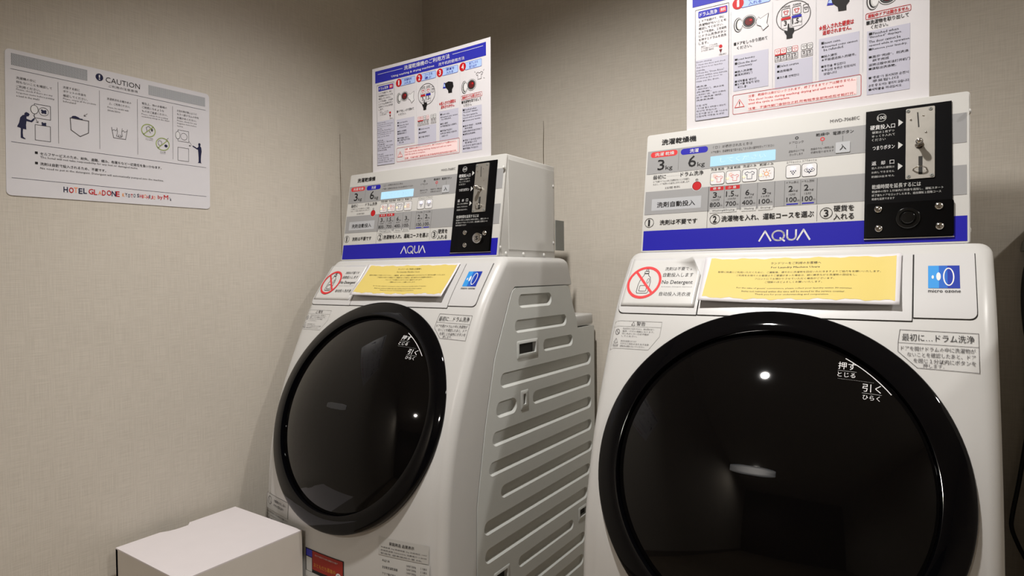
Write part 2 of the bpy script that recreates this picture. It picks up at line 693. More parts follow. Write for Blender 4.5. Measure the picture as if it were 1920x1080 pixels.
RIBS = [(202, 362, 904, 938), (185, 443, 844, 876), (317, 479, 785, 817), (122, 591, 719, 755), (264, 590, 656, 690), (104, 191, 652, 690),
        (88, 592, 589, 623), (74, 593, 523, 556), (120, 595, 460, 491), (53, 582, 394, 427), (55, 564, 328, 362), (192, 475, 266, 294),
        (60, 545, 204, 236), (120, 535, 142, 174)]
HOLES = [(202, 280, 790, 816, 10), (219, 231, 665, 691, 12), (514, 560, 283, 305, 10), (97, 143, 262, 289, 10)]


def cover_mesh(sgn):
    """side cover with recessed ribs; sgn=+1 right side, -1 left side"""
    xs = X1B + 0.001 if sgn > 0 else X0B - 0.001
    mp = lambda y, z, h: Vector((xs + sgn * h, y / 1000.0, z / 1000.0))
    out = []
    zz = [40, 150, 260, 377, 430, 470, 520, 580, 643, 700, 740, 793, 840, 890, 925]
    for z in zz:
        out.append((cover_front(z / 1000.0) * 1000 + 1.5, z))
    out += [(172, 940), (178, 948), (190, 954)]
    out += [(440, 955), (455, 952), (463, 944), (478, 905), (503, 855), (509, 832), (612, 832), (614, 822), (614, 40)]
    loops = [out]
    for (y0, y1, z0, z1) in RIBS:
        loops.append(side_slot(y0, z0, y1, z1))
    for (y0, y1, z0, z1, m) in HOLES:
        loops.append(rrect(y0, z0, y1, z1, 2, 2))
    allp = [p for l in loops for p in l]
    tris = tessellate_polygon([[Vector((p[0], p[1], 0)) for p in l] for l in loops])
    bm = bmesh.new()
    vs = [bm.verts.new(mp(p[0], p[1], 0)) for p in allp]
    for t in tris:
        try:
            bm.faces.new([vs[i] for i in t])
        except ValueError:
            pass
    # outer rim
    idx = 0
    for li, l in enumerate(loops):
        n = len(l)
        ring = vs[idx:idx + n]
        idx += n
        if li == 0:
            low = [bm.verts.new(mp(p[0], p[1], -0.011)) for p in l]
            for k in range(n):
                bm.faces.new((ring[k], ring[(k + 1) % n], low[(k + 1) % n], low[k]))
        elif li <= len(RIBS):
            (y0, y1, z0, z1) = RIBS[li - 1]
            m = side_slot(y0 + 1.5, z0 + 2.5, y1 - 1.5, z1 - 0.8)
            inn = side_slot(y0 + 6, z0 + 7.0, y1 - 6, z1 - 2.2)
            mr = [bm.verts.new(mp(p[0], p[1], -0.0022)) for p in m]
            ir = [bm.verts.new(mp(p[0], p[1], -0.0075)) for p in inn]
            for k in range(n):
                k2 = (k + 1) % n
                bm.faces.new((ring[k], ring[k2], mr[k2], mr[k]))
                bm.faces.new((mr[k], mr[k2], ir[k2], ir[k]))
            bm.faces.new(ir)
        else:
            low = [bm.verts.new(mp(p[0], p[1], -0.0095)) for p in l]
            for k in range(n):
                bm.faces.new((ring[k], ring[(k + 1) % n], low[(k + 1) % n], low[k]))
    return bm


def front_plate(x0, x1, z0, z1, h, rbl=0, rbr=0, notch=None):
    """lid plate that follows the front surface (mm)"""
    bm = bmesh.new()
    zs = sorted(set([z0 + (z1 - z0) * k / 16 for k in range(17)] + [z0 + k for k in (0.4, 1.2, 2.5, 4.5, 7)]))
    NX = 30
    prev = None
    edge = []
    for z in zs:
        l, r = x0, x1
        d = z - z0
        if d < rbl:
            l += rbl - math.sqrt(max(0, rbl**2 - (rbl - d) ** 2))
        if d < rbr:
            r -= rbr - math.sqrt(max(0, rbr**2 - (rbr - d) ** 2))
        row = []
        for i in range(NX + 1):
            x = l + (r - l) * i / NX
            row.append((x, z))
        top = [bm.verts.new(surf(x, z, h)) for x, z in row]
        lo = [bm.verts.new(surf(row[0][0] - 0.3, z, -0.002)), bm.verts.new(surf(row[-1][0] + 0.3, z, -0.002))]
        if prev:
            pt, pl = prev
            for i in range(NX):
                bm.faces.new((pt[i], pt[i + 1], top[i + 1], top[i]))
            bm.faces.new((pl[0], pt[0], top[0], lo[0]))
            bm.faces.new((pt[NX], pl[1], lo[1], top[NX]))
        else:
            b = [bm.verts.new(surf(x, z - 0.3, -0.002)) for x, z in row]
            for i in range(NX):
                bm.faces.new((b[i], b[i + 1], top[i + 1], top[i]))
        prev = (top, lo)
    return bm


def build_machine(label):
    t = empty('washer_dryer', (0, 0, 0), label, 'washing machine', 'coin-operated washer-dryers')
    body = obj('body', body_mesh(), M_BODY, t, smooth=38)
    # rear housing behind the drum
    bm = bmesh.new()
    box(bm, (X0B + 0.012, 0.50, 0.03), (X1B - 0.012, 0.622, 0.832), 0.004)
    obj('rear_housing', bm, M_COVER, t, smooth=40)
    bm = bmesh.new()
    box(bm, (X0B + 0.001, 0.47, 0.835), (X1B - 0.001, 0.612, 0.868), 0.006)
    obj('rear_ledge', bm, M_BODY, t, smooth=40)
    for s in (1, -1):
        c = obj('side_cover', cover_mesh(s), M_COVER, t, smooth=30)
        xs = X1B + 0.001 if s > 0 else X0B - 0.001
        for (y0, y1, z0, z1, m) in HOLES:
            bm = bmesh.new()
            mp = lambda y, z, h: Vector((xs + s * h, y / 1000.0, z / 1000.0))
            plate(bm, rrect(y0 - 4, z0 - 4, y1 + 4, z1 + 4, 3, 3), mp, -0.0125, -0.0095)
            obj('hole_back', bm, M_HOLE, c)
            bm = bmesh.new()
            o1 = rrect(y0 - m, z0 - m * 1.1, y1 + m, z1 + m * 0.8, 4, 3)
            o2 = rrect(y0 - 0.2, z0 - 0.2, y1 + 0.2, z1 + 0.2, 2, 3)
            a = [bm.verts.new(mp(p[0], p[1], 0.0004)) for p in o1]
            b = [bm.verts.new(mp(p[0], p[1], 0.0014)) for p in rrect(y0 - m + 1.5, z0 - m * 1.1 + 1.5, y1 + m - 1.5, z1 + m * 0.8 - 1.5, 3, 3)]
            d = [bm.verts.new(mp(p[0], p[1], 0.0014)) for p in o2]
            e = [bm.verts.new(mp(p[0], p[1], -0.006)) for p in o2]
            n = len(a)
            for r1, r2 in ((a, b), (b, d), (d, e)):
                for k in range(n):
                    bm.faces.new((r1[k], r1[(k + 1) % n], r2[(k + 1) % n], r2[k]))
            obj('hole_frame', bm, M_COVER, c, smooth=40)
    # plinth and feet
    bm = bmesh.new()
    box(bm, (0.02, -0.06, 0.0), (0.58, 0.60, 0.032))
    obj('plinth', bm, M_GREYP, t)
    # lid panels along the top of the front
    for (x0, x1, z0, z1, rl, rr) in ((10, 165.6, 908.5, 1013, 12, 1), (168.0, 499.2, 909, 1013, 1, 1), (501.4, 580, 914, 1013, 1, 9)):
        # dark gap under the edges
        obj('lid_gap', front_plate(x0 - 1.1, x1 + 1.1, z0 - 1.1, z1, 0.0006, rl, rr), M_GAP, body)
        obj('lid', front_plate(x0, x1, z0, z1, 0.0022, rl, rr), M_LID, t, smooth=30)
    # door
    bm = bmesh.new()
    R = 0.2762
    lathe(bm, [(0.262, -0.075), (R - 0.004, -0.030), (R - 0.0006, -0.004), (R, -0.001), (R - 0.001, 0.001), (R - 0.003, 0.0022), (R - 0.006, 0.0034), (0.262, 0.0062), (0.250, 0.0092), (0.240, 0.0108), (0.2372, 0.0104), (0.2350, 0.003), (0.2345, -0.004)], doorp, 128)
    door = obj('door_ring', bm, M_RING, t, smooth=50)
    bm = bmesh.new()
    RG = 0.573
    pr = []
    for k in range(25):
        r = 0.2335 * (1 - (k / 24.0))
        pr.append((r, 0.002 + math.sqrt(RG**2 - r**2) - math.sqrt(RG**2 - 0.2335**2)))
    pr = [(0.2335, -0.004)] + pr
    lathe(bm, pr, lambda x, y, h: doorp(x, y, h), 128)
    glass = obj('door_glass', bm, M_GLASS, t, smooth=50)

    def dome(u, v, h):
        r = math.hypot(u, v) / 1000.0
        hh = 0.002 + math.sqrt(max(0.01, RG**2 - r**2)) - math.sqrt(RG**2 - 0.2335**2) if r < 0.2335 else 0.006
        return doorp(u / 1000.0, v / 1000.0, hh + h)
    # badge in the middle of the glass
    bm = bmesh.new()
    lathe(bm, [(0.0, 0.0012), (0.25, 0.0012), (0.5, 0.0012), (0.75, 0.0012), (0.93, 0.0010), (1.0, 0.0)], lambda x, y, h: dome(27 * x * (1.0 + 0.22 * min(1, (x * x)) ) + 0 if abs(x) < 0 else 33 * max(-1, min(1, 1.25 * x)), 7 * max(-1, min(1, 1.12 * y)) - 1, h), 48)
    obj('door_badge', bm, M_BADGE, glass, smooth=30)
    P = Print(dome, 0.0004, 0.0001, 12)
    arc = [(227 * math.sin(math.radians(a)), 227 * math.cos(math.radians(a))) for a in [30 + k * 1.7 for k in range(13)]]
    P.line('w', arc, 1.3)
    P.text('w', 104, 177, 128, 190, '押す')
    P.line('w2', [(104, 174.5), (129, 174.5)], 0.4)
    P.text('w', 104, 164, 128, 172, 'とじる')
    for k in range(22):
        P.rect('w2', 105 + 2.2 * k, 160.4 - 0.02 * k, 106 + 2.2 * k, 160.8 - 0.02 * k, 2)
    P.text('w', 138, 144, 162, 157, '引く')
    P.line('w2', [(138, 141.5), (163, 141.5)], 0.4)
    P.text('w', 139, 131, 161, 139, 'ひらく')
    P.build(glass, 'door_lettering', 'white push and pull lettering with an arc on the black door')

    # ---------------- control box
    bm = bmesh.new()
    f0, f1 = 0.0195, 0.5745
    pts = [(0.1588, 1.0300), (0.2012, 1.2833), (0.438, 1.2833), (0.438, 1.0300)]
    a = [bm.verts.new((f0, y + (0.0012 if i < 2 else 0), z)) for i, (y, z) in enumerate(pts)]
    b = [bm.verts.new((f1, y + (0.0012 if i < 2 else 0), z)) for i, (y, z) in enumerate(pts)]
    for k in range(4):
        bm.faces.new((a[k], a[(k + 1) % 4], b[(k + 1) % 4], b[k]))
    bm.faces.new(a)
    bm.faces.new(b)
    bmesh.ops.bevel(bm, geom=list(bm.edges), offset=0.003, segments=3, affect='EDGES', profile=0.5)
    cb = obj('control_box', bm, M_BOX, t, smooth=40)
    bm = bmesh.new()
    plate(bm, rrect(0.5, 0.8, PW - 0.5, PL, 5, 4), pan, -0.006, 0.0)
    bmesh.ops.bevel(bm, geom=[e for e in bm.edges if e.is_manifold and e.calc_face_angle(0) > 1.0], offset=0.0012, segments=2, affect='EDGES')
    obj('front_panel', bm, M_BOX, cb, smooth=40)
    bm = bmesh.new()
    box(bm, (0.5745, 0.208, 1.048), (0.5757, 0.431, 1.27), 0.0005)
    obj('box_side_sheet', bm, M_BOX, cb)
    for (y, z) in ((0.190, 1.247), (0.171, 1.052), (0.196, 1.038), (0.275, 1.038), (0.377, 1.038), (0.428, 1.072), (0.428, 1.228)):
        bm = bmesh.new()
        lathe(bm, [(0.0048, 0.0), (0.0045, 0.0016), (0.0028, 0.003), (0.0, 0.0034)], lambda p, q, h, y=y, z=z: Vector((0.5745 + h, y + p, z + q)), 16)
        obj('screw', bm, M_BOX, cb, smooth=60)
    bm = bmesh.new()
    box(bm, (0.575, 0.437, 1.052), (0.5775, 0.485, 1.136), 0.0008)
    obj('cable_cover', bm, M_GREYP, cb, label='flat grey plate behind the control box')

    # panel print
    P = Print(pan)
    P.rect('g', 4, 170, 554, 221, 1)
    P.rect('g', 4, 82, 554, 132, 1)
    P.rect('b', 4.5, 5, 554.6, 47, 1)
    P.text('k', 34, 232, 107, 244, '洗濯乾燥機', 0.022)
    P.text('k2', 353, 233, 400, 239, 'MWD-7068EC')
    P.rect('r', 11, 206, 69, 218.5, 2, 6)
    P.text('w', 20, 208.5, 40, 216, '洗濯', 0.01)
    P.text('w', 43, 208.5, 62, 216, '乾燥', 0.01)
    P.rect('b', 76, 205, 132, 218, 2, 6.2)
    P.text('w', 95, 207.5, 113, 215.5, '洗濯', 0.01)
    P.line('k2', [(72, 218), (72, 174)], 0.5)
    P.text('k', 27.5, 177.5, 42, 200, '3', 0.008)
    P.text('k', 45, 174.5, 60, 186, 'kg')
    P.text('k', 93, 177.5, 109, 201, '6', 0.008)
    P.text('k', 112, 174, 127, 186, 'kg')
    P.text('k', 19, 158, 47, 167, '最初に', 0.004)
    for k in range(14):
        P.ell('k2', 49.5 + 2 * k, 162.3, 0.4, 0.4, 2, 6)
    P.text('k', 78, 158.5, 125, 168, 'ドラム洗浄', 0.004)
    P.text('k2', 20, 151, 98, 155, 'ドアを開けドラムの中に洗濯物がないことを確認し', res=1)
    P.text('k2', 20, 145, 97, 149, 'たあと、ドアを閉じ1分以内にボタンを押します', res=1)
    P.text('k2', 46, 135.5, 78, 140, '2分間 無料')
    P.ring('k2', 112.5, 148.5, 2.6, 2.6, 1.0)
    P.ell('red', 113, 136, 9.2, 9.2, 2, 36)
    P.ring('mr', 113, 136, 9.4, 9.4, 0.9, 3)
    P.ring('w', 113, 136, 10.3, 10.3, 0.9, 2)
    P.rect('pgrey', 19, 90, 123, 115, 2, 1)
    P.text('k', 31, 96, 111, 107.5, '洗剤自動投入', 0.014)
    P.ring('k', 16, 64.5, 10, 10, 0.9)
    P.text('k', 13.8, 58, 17.2, 71, '1', 0.02)
    P.text('k', 39, 58.5, 117, 69, '洗剤は不要です', 0.014)
    P.line('k2', [(137, 132), (137, 48)], 0.5)
    P.line('k2', [(335, 80), (335, 50)], 0.5)
    P.ring('k', 152, 64.5, 10, 10, 0.9)
    P.text('k', 148.4, 58, 155.6, 71, '2', 0.02)
    P.text('k', 165, 58.5, 330, 70, '洗濯物を入れ、運転コースを選ぶ', 0.016)
    P.ring('k', 350, 64, 10.3, 10.3, 0.9)
    P.text('k', 346.4, 57.5, 353.6, 70.5, '3', 0.02)
    P.text('k', 362, 66, 394, 77, '硬貨を', 0.014)
    P.text('k', 362, 51, 394, 62, '入れる', 0.014)
    # around the display
    P.text('k2', 142, 210, 218, 216, '（ □ ）が表示されたときは', res=1)
    P.text('k2', 139, 200.5, 258, 206, 'ドアを開け、洗濯物を全て取り出してから次の操作を行ってください', res=1)
    # course buttons
    names = [(140, 166, '洗濯 乾燥'), (171, 197, '洗濯 乾燥'), (202, 227, '洗濯のみ'), (233, 258, '乾燥のみ')]
    for (a_, b_, tx) in names:
        P.text('k', a_, 164.5, b_, 169.5, tx, 0.004, res=1)
    for i, (x0, x1) in enumerate(((140, 167), (170.5, 198), (201.5, 228.5), (232, 259.5), (280.5, 305.5), (308, 333))):
        P.rect('w', x0, 135.5, x1, 160.5, 2, 4)
        P.rline('k2', x0, 135.5, x1, 160.5, 4, 0.8, 3)
        cx, cy = (x0 + x1) / 2, 148
        if i in (0, 1):
            shirt(P, 'r', cx + 3, cy - 2, 7.5, 0.7)
            P.ring('or', cx - 5, cy + 5, 2.6, 2.6, 0.8)
            for k in range(8):
                an = k * math.pi / 4
                P.line('or', [(cx - 5 + 3.8 * math.cos(an), cy + 5 + 3.8 * math.sin(an)), (cx - 5 + 5.2 * math.cos(an), cy + 5 + 5.2 * math.sin(an))], 0.6)
        elif i == 2:
            shirt(P, 'navy', cx, cy, 9, 0.9)
        elif i == 3:
            P.ring('orange', cx, cy, 4.2, 4.2, 1.2)
            for k in range(8):
                an = k * math.pi / 4
                P.line('orange', [(cx + 6 * math.cos(an), cy + 6 * math.sin(an)), (cx + 8.4 * math.cos(an), cy + 8.4 * math.sin(an))], 1.2)
        else:
            for (dx, dy) in ((-4, 2), (0, 2), (4, 2), (-2, -1), (2, -1), (0, -4)):
                P.ell('navy', cx + dx, cy + dy - 2, 1.3, 1.1, 3, 10)
            if i == 5:
                P.ring('navy', cx, cy - 0.5, 9, 4.2, 0.8)
    P.text('k2', 281, 163.5, 305.5, 168, 'エアウォッシュ', res=1)
    P.text('k2', 308, 164, 332, 168.5, 'エアウォッシュ', res=1)
    P.rect('red', 140, 123, 166.5, 130.5, 2, 0.8)
    P.rect('red', 170, 123, 197.5, 130.5, 2, 0.8)
    P.text('w', 146, 124.5, 161, 129.3, '標 準', 0.01)
    P.text('w', 175, 124.5, 191, 129.3, '少 量', 0.01)
    for x in (138, 168.5, 199.5, 230.5, 261.5):
        P.line('k2', [(x, 131.5), (x, 80)], 0.6)
    for (x, k_, mn, pr_) in ((141, '3', '150分', '800'), (172, '1.5', '100分', '700'), (203, '6', '40分', '400'), (234, '3', '10分', '100')):
        w = 15 if k_ == '1.5' else 7.5
        xx = x if k_ == '1.5' else x + 5.5
        P.text('k', xx, 108.5, xx + w, 119.5, k_, 0.012)
        P.text('k2', xx + w + 2, 107, xx + w + 8.5, 112, 'kg', res=1)
        P.text('k2', x + 4, 101.5, x + 19, 106, mn, res=1)
        P.text('k', x, 89.5, x + 19.5, 98.5, pr_, 0.008)
        P.text('k2', x + 20.5, 89.5, x + 24, 93, '円', res=1)
    for (x0, x1, tx) in ((141, 193, 'Washing&Drying'), (202, 229, 'Washing'), (233, 259, 'Drying')):
        P.rect('w2', x0, 77, x1, 85, 3)
        P.text('k2', x0 + 5, 79, x1 - 4, 83.3, tx, l=5, res=1)
    for x in (279, 306.5, 334):
        P.line('k2', [(x, 130), (x, 82)], 0.6)
    for (x, tx) in ((283, 'ドラム静止'), (309.5, 'ドラム回転')):
        P.text('k2', x - 1, 124.5, x + 20, 128.8, tx, res=1)
        P.text('k', x + 3, 109, x + 10.5, 120, '2', 0.012)
        P.text('k2', x + 12, 107.5, x + 19, 112.5, 'kg', res=1)
        P.text('k2', x + 4, 101, x + 15, 105.5, '15分', res=1)
        P.text('k', x, 89, x + 17.5, 98, '100', 0.01)
        P.text('k2', x + 18.5, 89, x + 22, 92.5, '円', res=1)
        P.rect('b', x, 83.8, x + 20, 86, 3)
    P.ring('k', 297.5, 212, 3, 3, 1.4)
    P.text('k2', 285, 201, 309.5, 206, 'ドアロック', res=1)
    P.line('k2', [(297.5, 199), (297.5, 192)], 0.4)
    P.text('k2', 284, 184.5, 311, 189, '運転中はドアを', res=1)
    P.text('k2', 286, 178, 309, 182.5, 'ロックします', res=1)
    P.text('k', 330, 210, 352, 216, '乾燥中', 0.003, res=1)
    P.ring('r', 341, 204, 3.8, 3.8, 1.6)
    P.line('k', [(341, 199), (341, 193)], 0.5)
    P.text('k2', 322, 184.5, 360, 189, '乾燥中でも一時停止後', res=1)
    P.text('k2', 322, 178, 360, 182.5, '衣類を取り出せます', res=1)
    P.text('k', 358, 209, 391, 215.5, '電源ボタン', 0.003, res=1)
    P.line('k', [(374, 206), (374, 196)], 0.5)
    # AQUA wordmark
    LW = 3.0
    P.line('w', [(237, 17), (247.2, 35.5), (257.5, 17)], LW)
    P.line('w', [(270.5 + 10.2 * math.cos(k * math.pi / 14), 26.2 + 9.2 * math.sin(k * math.pi / 14)) for k in range(28)], LW, closed=True)
    P.line('w', [(274, 21.5), (281.5, 15.6)], LW)
    P.line('w', [(286, 35.5), (286, 24.5)] + [(293.5 - 7.5 * math.cos(k * math.pi / 8), 24.5 - 7.4 * math.sin(k * math.pi / 8)) for k in range(9)] + [(301, 35.5)], LW)
    P.line('w', [(303.5, 17), (313.7, 35.5), (324, 17)], LW)
    P.build(cb, 'panel_print', 'grey and blue printed bands with Japanese lettering, prices and a white wordmark')
    # power key and display
    bm = bmesh.new()
    plate(bm, rrect(363, 174, 386, 194, 1.2, 2), pan, 0.0004, 0.0016)
    k_ = obj('power_button', bm, mat('key_grey', INK['pgrey'], 0.4), cb)
    P = Print(lambda u, v, h: pan(u, v, h + 0.0014))
    P.text('k', 369.5, 179, 380, 189.5, '入', 0.006)
    P.build(cb, 'button_lettering')
    bm = bmesh.new()
    plate(bm, rrect(138, 173.5, 261, 194.5, 0.8, 2), pan, 0.0003, 0.0009)
    obj('display_screen', bm, mat('lcd_glow', rgb(40, 60, 80), 0.3, emit=(0.52, 0.82, 1.0, 1), estr=0.95, noise=0.0), cb, label='glowing pale blue display')
    P = Print(lambda u, v, h: pan(u, v, h + 0.0009))
    P.text('lcdt', 158, 179, 244, 189, 'してください', 0.0, res=1)
    P.build(cb, 'display_text')
    for x, z in ((145, 141), (175, 141), (206, 141), (237, 141)):
        bm = bmesh.new()
        lathe(bm, [(0.0, 0.0013), (0.0028, 0.0011), (0.003, 0.0006)], lambda p, q, h, x=x, z=z: pan(x - 1.5 + p * 1000, z + 5 + q * 1000, h), 14)
        obj('indicator_lamp', bm, mat('led_warm', rgb(250, 220, 180), 0.3, emit=(1, 0.75, 0.45, 1), estr=0.35), cb)
    for x in (293, 321):
        bm = bmesh.new()
        lathe(bm, [(0.0, 0.0014), (0.0044, 0.0012), (0.0048, 0.0006)], lambda p, q, h, x=x: pan(x + p * 1000, 153.5 + q * 700, h), 14)
        obj('indicator_lamp', bm, mat('led_violet', rgb(200, 200, 250), 0.3, emit=(0.62, 0.6, 1, 1), estr=1.0), cb)

    # coin unit
    bm = bmesh.new()
    plate(bm, [(410, 13), (536, 13), (534, 244), (410, 244)], pan, 0.0003, 0.0022)
    cp = obj('coin_panel', bm, M_BLACK, cb)
    P = Print(pan, 0.0024, 0.0001)
    P.ring('w2', 434, 229.5, 7.2, 7.2, 0.7)
    P.text('w2', 428.5, 226.5, 439.5, 232.5, '100', 0.02)
    P.text('w', 417, 208.5, 454, 217, '硬貨投入口', 0.008)
    P.paras('w2', 420, 454, 206, 6.8, 4.6, [(0.98, '硬貨は１枚ずつ'), (1.0, 'ゆっくり入れて'), (0.6, 'ください')])
    P.text('w', 421, 171.5, 454, 179, 'つまりボタン', 0.008)
    P.text('w', 420, 144, 427, 151, '返', 0.005)
    P.text('w', 434, 144, 440, 151, '却', 0.005)
    P.text('w', 447, 144, 453.5, 151, '口', 0.005)
    P.paras('w2', 420, 454, 141, 7.8, 4.0, [(1, '投入された硬貨は'), (1, 'お戻しできません'), (1, '釣銭は出ません')])
    for v in (216.5, 176, 138.5):
        P.poly('w2', [(459, v - 6.3), (466, v), (459, v + 6.3)], 2)
    P.text('w2', 421, 101, 492, 109, '乾燥時間を延長するには', 0.006)
    P.paras('w2', 421, 523, 98.5, 6.6, 4.2, [(1, '乾燥中の残り１分以内に料金を追加し、運転スタート'), (0.97, '終了後もドアをロックしたまま、追加運転１回毎コース'), (0.33, '乾燥を延長できます')])
    P.build(cb, 'coin_panel_lettering')
    # steel coin plate
    bm = bmesh.new()
    plate(bm, rrect(470, 114, 511, 238.5, 2, 3), pan, 0.0022, 0.0040)
    obj('coin_plate', bm, M_STEEL, cb, smooth=30)

    def on_plate(name, pts, m, h0=0.0040, h1=0.0043):
        bm = bmesh.new()
        plate(bm, pts, pan, h0, h1)
        return obj(name, bm, m, cb)
    on_plate('coin_slot', [(485.8, 230.5), (487.6, 230.5), (489.4, 204), (487.6, 204)], M_GAP)
    on_plate('return_slot', [(488.3, 152.5), (494, 152.5), (494, 121), (488.6, 121)], M_GAP)
    for (u, v) in ((495, 224), (477, 218.5), (498.5, 194)):
        bm = bmesh.new()
        lathe(bm, [(0.0018, 0.0), (0.0013, 0.0012), (0.0, 0.0015)], lambda p, q, h, u=u, v=v: pan(u + p * 1000, v + q * 1000, 0.004 + h), 12)
        obj('rivet', bm, M_CHROME, cb, smooth=60)
    for (u, v) in ((473, 234.5), (505, 234), (474.5, 118.5), (507, 118)):
        bm = bmesh.new()
        lathe(bm, [(0.0030, 0.0), (0.0028, 0.0009), (0.0012, 0.0012), (0.0010, 0.0004), (0.0, 0.0003)], lambda p, q, h, u=u, v=v: pan(u + p * 1000, v + q * 1000, 0.004 + h), 16)
        obj('screw', bm, M_GREYP, cb, smooth=60)
    bm = bmesh.new()
    lathe(bm, [(0.0065, 0.0), (0.0065, 0.001), (0.0042, 0.0015), (0.0042, 0.013), (0.0052, 0.015), (0.0055, 0.019), (0.0045, 0.0225), (0.0022, 0.0245), (0.0, 0.025)],
          lambda p, q, h: pan(489.5 + p * 1000, 172.5 + q * 1000, 0.004 + h), 24)
    obj('release_knob', bm, M_CHROME, cb, smooth=50)
    bm = bmesh.new()
    lp = []
    for k in range(15):
        a = math.pi * k / 14
        lp.append(pan(490.5 - 9.5 * math.cos(a), 129.0 + 3.2 * math.sin(a), 0.004 + 0.009 * math.sin(a)))
    tube(bm, lp, 0.0012, 8)
    obj('return_cup_rail', bm, M_CHROME, cb, smooth=60)
    return t, cb


def shirt(P, c, cx, cy, s, w):
    pts = [(-1, 0.55), (-0.45, 0.85), (-0.25, 0.6), (0.25, 0.6), (0.45, 0.85), (1, 0.55), (0.8, 0.1), (0.5, 0.25), (0.5, -0.8), (-0.5, -0.8), (-0.5, 0.25), (-0.8, 0.1)]
    P.line(c, [(cx + x * s, cy + y * s) for x, y in pts], w, 3, True)


def stickers(t, box_cover, right_machine):
    """labels stuck on the front"""
    body = [c for c in t.children if c.name.startswith('body')][0] if False else None
    P = Print(surf, 0.0006, 0.0001, 8)
    # warning label, upper left
    o = [(8, 894), (104, 894), (104, 868), (86, 843), (8, 843)]
    P.line('gline', o, 0.7, 2, True)
    P.line('gline', [(8, 884), (104, 884)], 0.6)
    P.line('k2', [(44, 886), (47.5, 892.5), (51, 886)], 0.6, 3, True)
    P.text('k2', 54, 885.7, 72, 893, '警告')
    P.ring('k2', 18, 873, 4.4, 5.2, 0.8)
    P.line('k2', [(15, 876.5), (21, 869.5)], 0.8)
    P.line('k2', [(14, 853), (18, 861), (22, 853)], 0.6, 3, True)
    P.text('k2', 13, 845.5, 24, 850.5, '高温注意', res=1)
    P.paras('k2', 28, 92, 881, 4.6, 3.0, [(1, '乳幼児などを近づけない、扉を閉めない。'), (1, '窒息・けがの原因になります。'), (0.85, '中に人がいないか必ず確認'), (0.5, 'してください。'),
                                          (0, ''), (0.5, '扉付近は高温になります'), (0.9, 'やけどの恐れがあります注意'), (0.78, '運転中は触れないでください')])
    P.build(t, 'warning_label', 'thin grey outlined warning printed left of the door top')
    P = Print(surf, 0.0006, 0.0001, 8)
    # drum cleaning label, upper right
    o = [(484, 896), (581, 894), (581, 840), (507, 842), (482, 864), (482, 878)]
    P.line('k2', o, 0.6, 2, True)
    P.line('k2', [(482, 877), (581, 875)], 0.5)
    P.text('k', 487, 880, 576, 890.5, '最初に…ドラム洗浄', -0.002)
    P.paras('k2', 486, 577, 872.5, 8.4, 6.6, [(1, 'ドアを開けドラムの中に洗濯物が')])
    P.paras('k2', 494, 577, 864.0, 8.4, 6.6, [(1, 'ないことを確認したあと、ドア')])
    P.paras('k2', 502, 577, 855.6, 8.4, 6.6, [(1, 'を閉じ１分以内にボタンを')])
    P.paras('k2', 514, 540, 848.5, 8.4, 5.6, [(1, '押します。')])
    P.build(t, 'drum_label', 'outlined Japanese note printed right of the door top')
    # ozone badge
    P = Print(surf, 0.0026, 0.0001, 8)
    P.rect('bl1', 520, 958, 534, 993, 1)
    P.rect('bl2', 534, 958, 545, 993, 1)
    P.rect('bl3', 545, 958, 560.5, 993, 1)
    P.ell('w', 526, 975, 1.5, 2.8, 3)
    P.ell('w', 533.5, 976, 2.9, 6.3, 3)
    P.ring('w', 546.5, 975.5, 7.2, 14.0, 1.7)
    P.text('k', 520, 951.5, 561, 956, 'micro ozone', 0.015)
    P.build(t, 'ozone_badge', 'blue square badge with white circles')
    # no detergent card
    if right_machine:
        dx, x1 = 0, 160
    else:
        dx, x1 = 1, 156
    bm = bmesh.new()
    nx, nz = 24, 14
    vs = {}
    for j in range(nz + 1):
        for i in range(nx + 1):
            u, v = i / nx, j / nz
            x = 14 + (x1 - 14) * u
            z = 921.5 + 92 * v
            h = 0.0031
            if right_machine:
                d = u + v * 1.25 - 1.80
                if d > 0:
                    h += 0.10 * d * d
                    x -= 34 * d
                    z -= 22 * d
            vs[i, j] = bm.verts.new(surf(x, z, h))
    for j in range(nz):
        for i in range(nx):
            bm.faces.new((vs[i, j], vs[i + 1, j], vs[i + 1, j + 1], vs[i, j + 1]))
    card = obj('no_detergent_card', bm, M_STICK, t, smooth=50, label='white card with a red crossed-out bottle' + (', upper right corner peeling off' if right_machine else ''))
    so = card.modifiers.new('thickness', 'SOLIDIFY')
    so.thickness = 0.0008
    P = Print(surf, 0.0038, 0.0001, 8)
    cx, cz = 50.5, 966
    P.ring('r', cx, cz, 35, 31.5, 5.0, 5, 56)
    P.line('r', [(cx - 22, cz + 21), (cx + 22, cz - 21)], 4.6, 4)
    bo = [(-10, -21), (10, -21), (12, -18), (12, 2), (9, 10), (4, 14), (4, 17), (-5, 17), (-5, 14), (-10, 6), (-12, -4), (-12, -18)]
    P.line('k', [(cx + 1 + x, cz + y) for x, y in bo], 1.1, 3, True)
    P.rline('k', cx - 6.5, cz - 17, cx + 8, cz - 6, 1.5, 1.0, 3)
    P.rline('k', cx - 4, cz + 18, cx + 4.5, cz + 22, 1, 1.0, 3)
    P.rline('k', cx - 2, cz + 22.5, cx + 2.5, cz + 26, 1, 0.9, 3)
    P.ring('k', cx + 7.5, cz + 3, 2.8, 5, 0.9, 3)
    P.text('k', 87, 989, 143 if right_machine else 141, 996, '洗剤は不要です', 0.0)
    P.text('k', 86, 976.5, 146, 984.5, '自動投入します', 0.0)
    P.text('k', 87.5, 961, 148, 970, 'No Detergent', 0.008)
    P.text('k2', 88, 956.5, 148, 958.5, 'Automatic detergent dispensed', res=1)
    P.text('k', 88, 940.5, 149, 948, '自动投入洗衣液', 0.0)
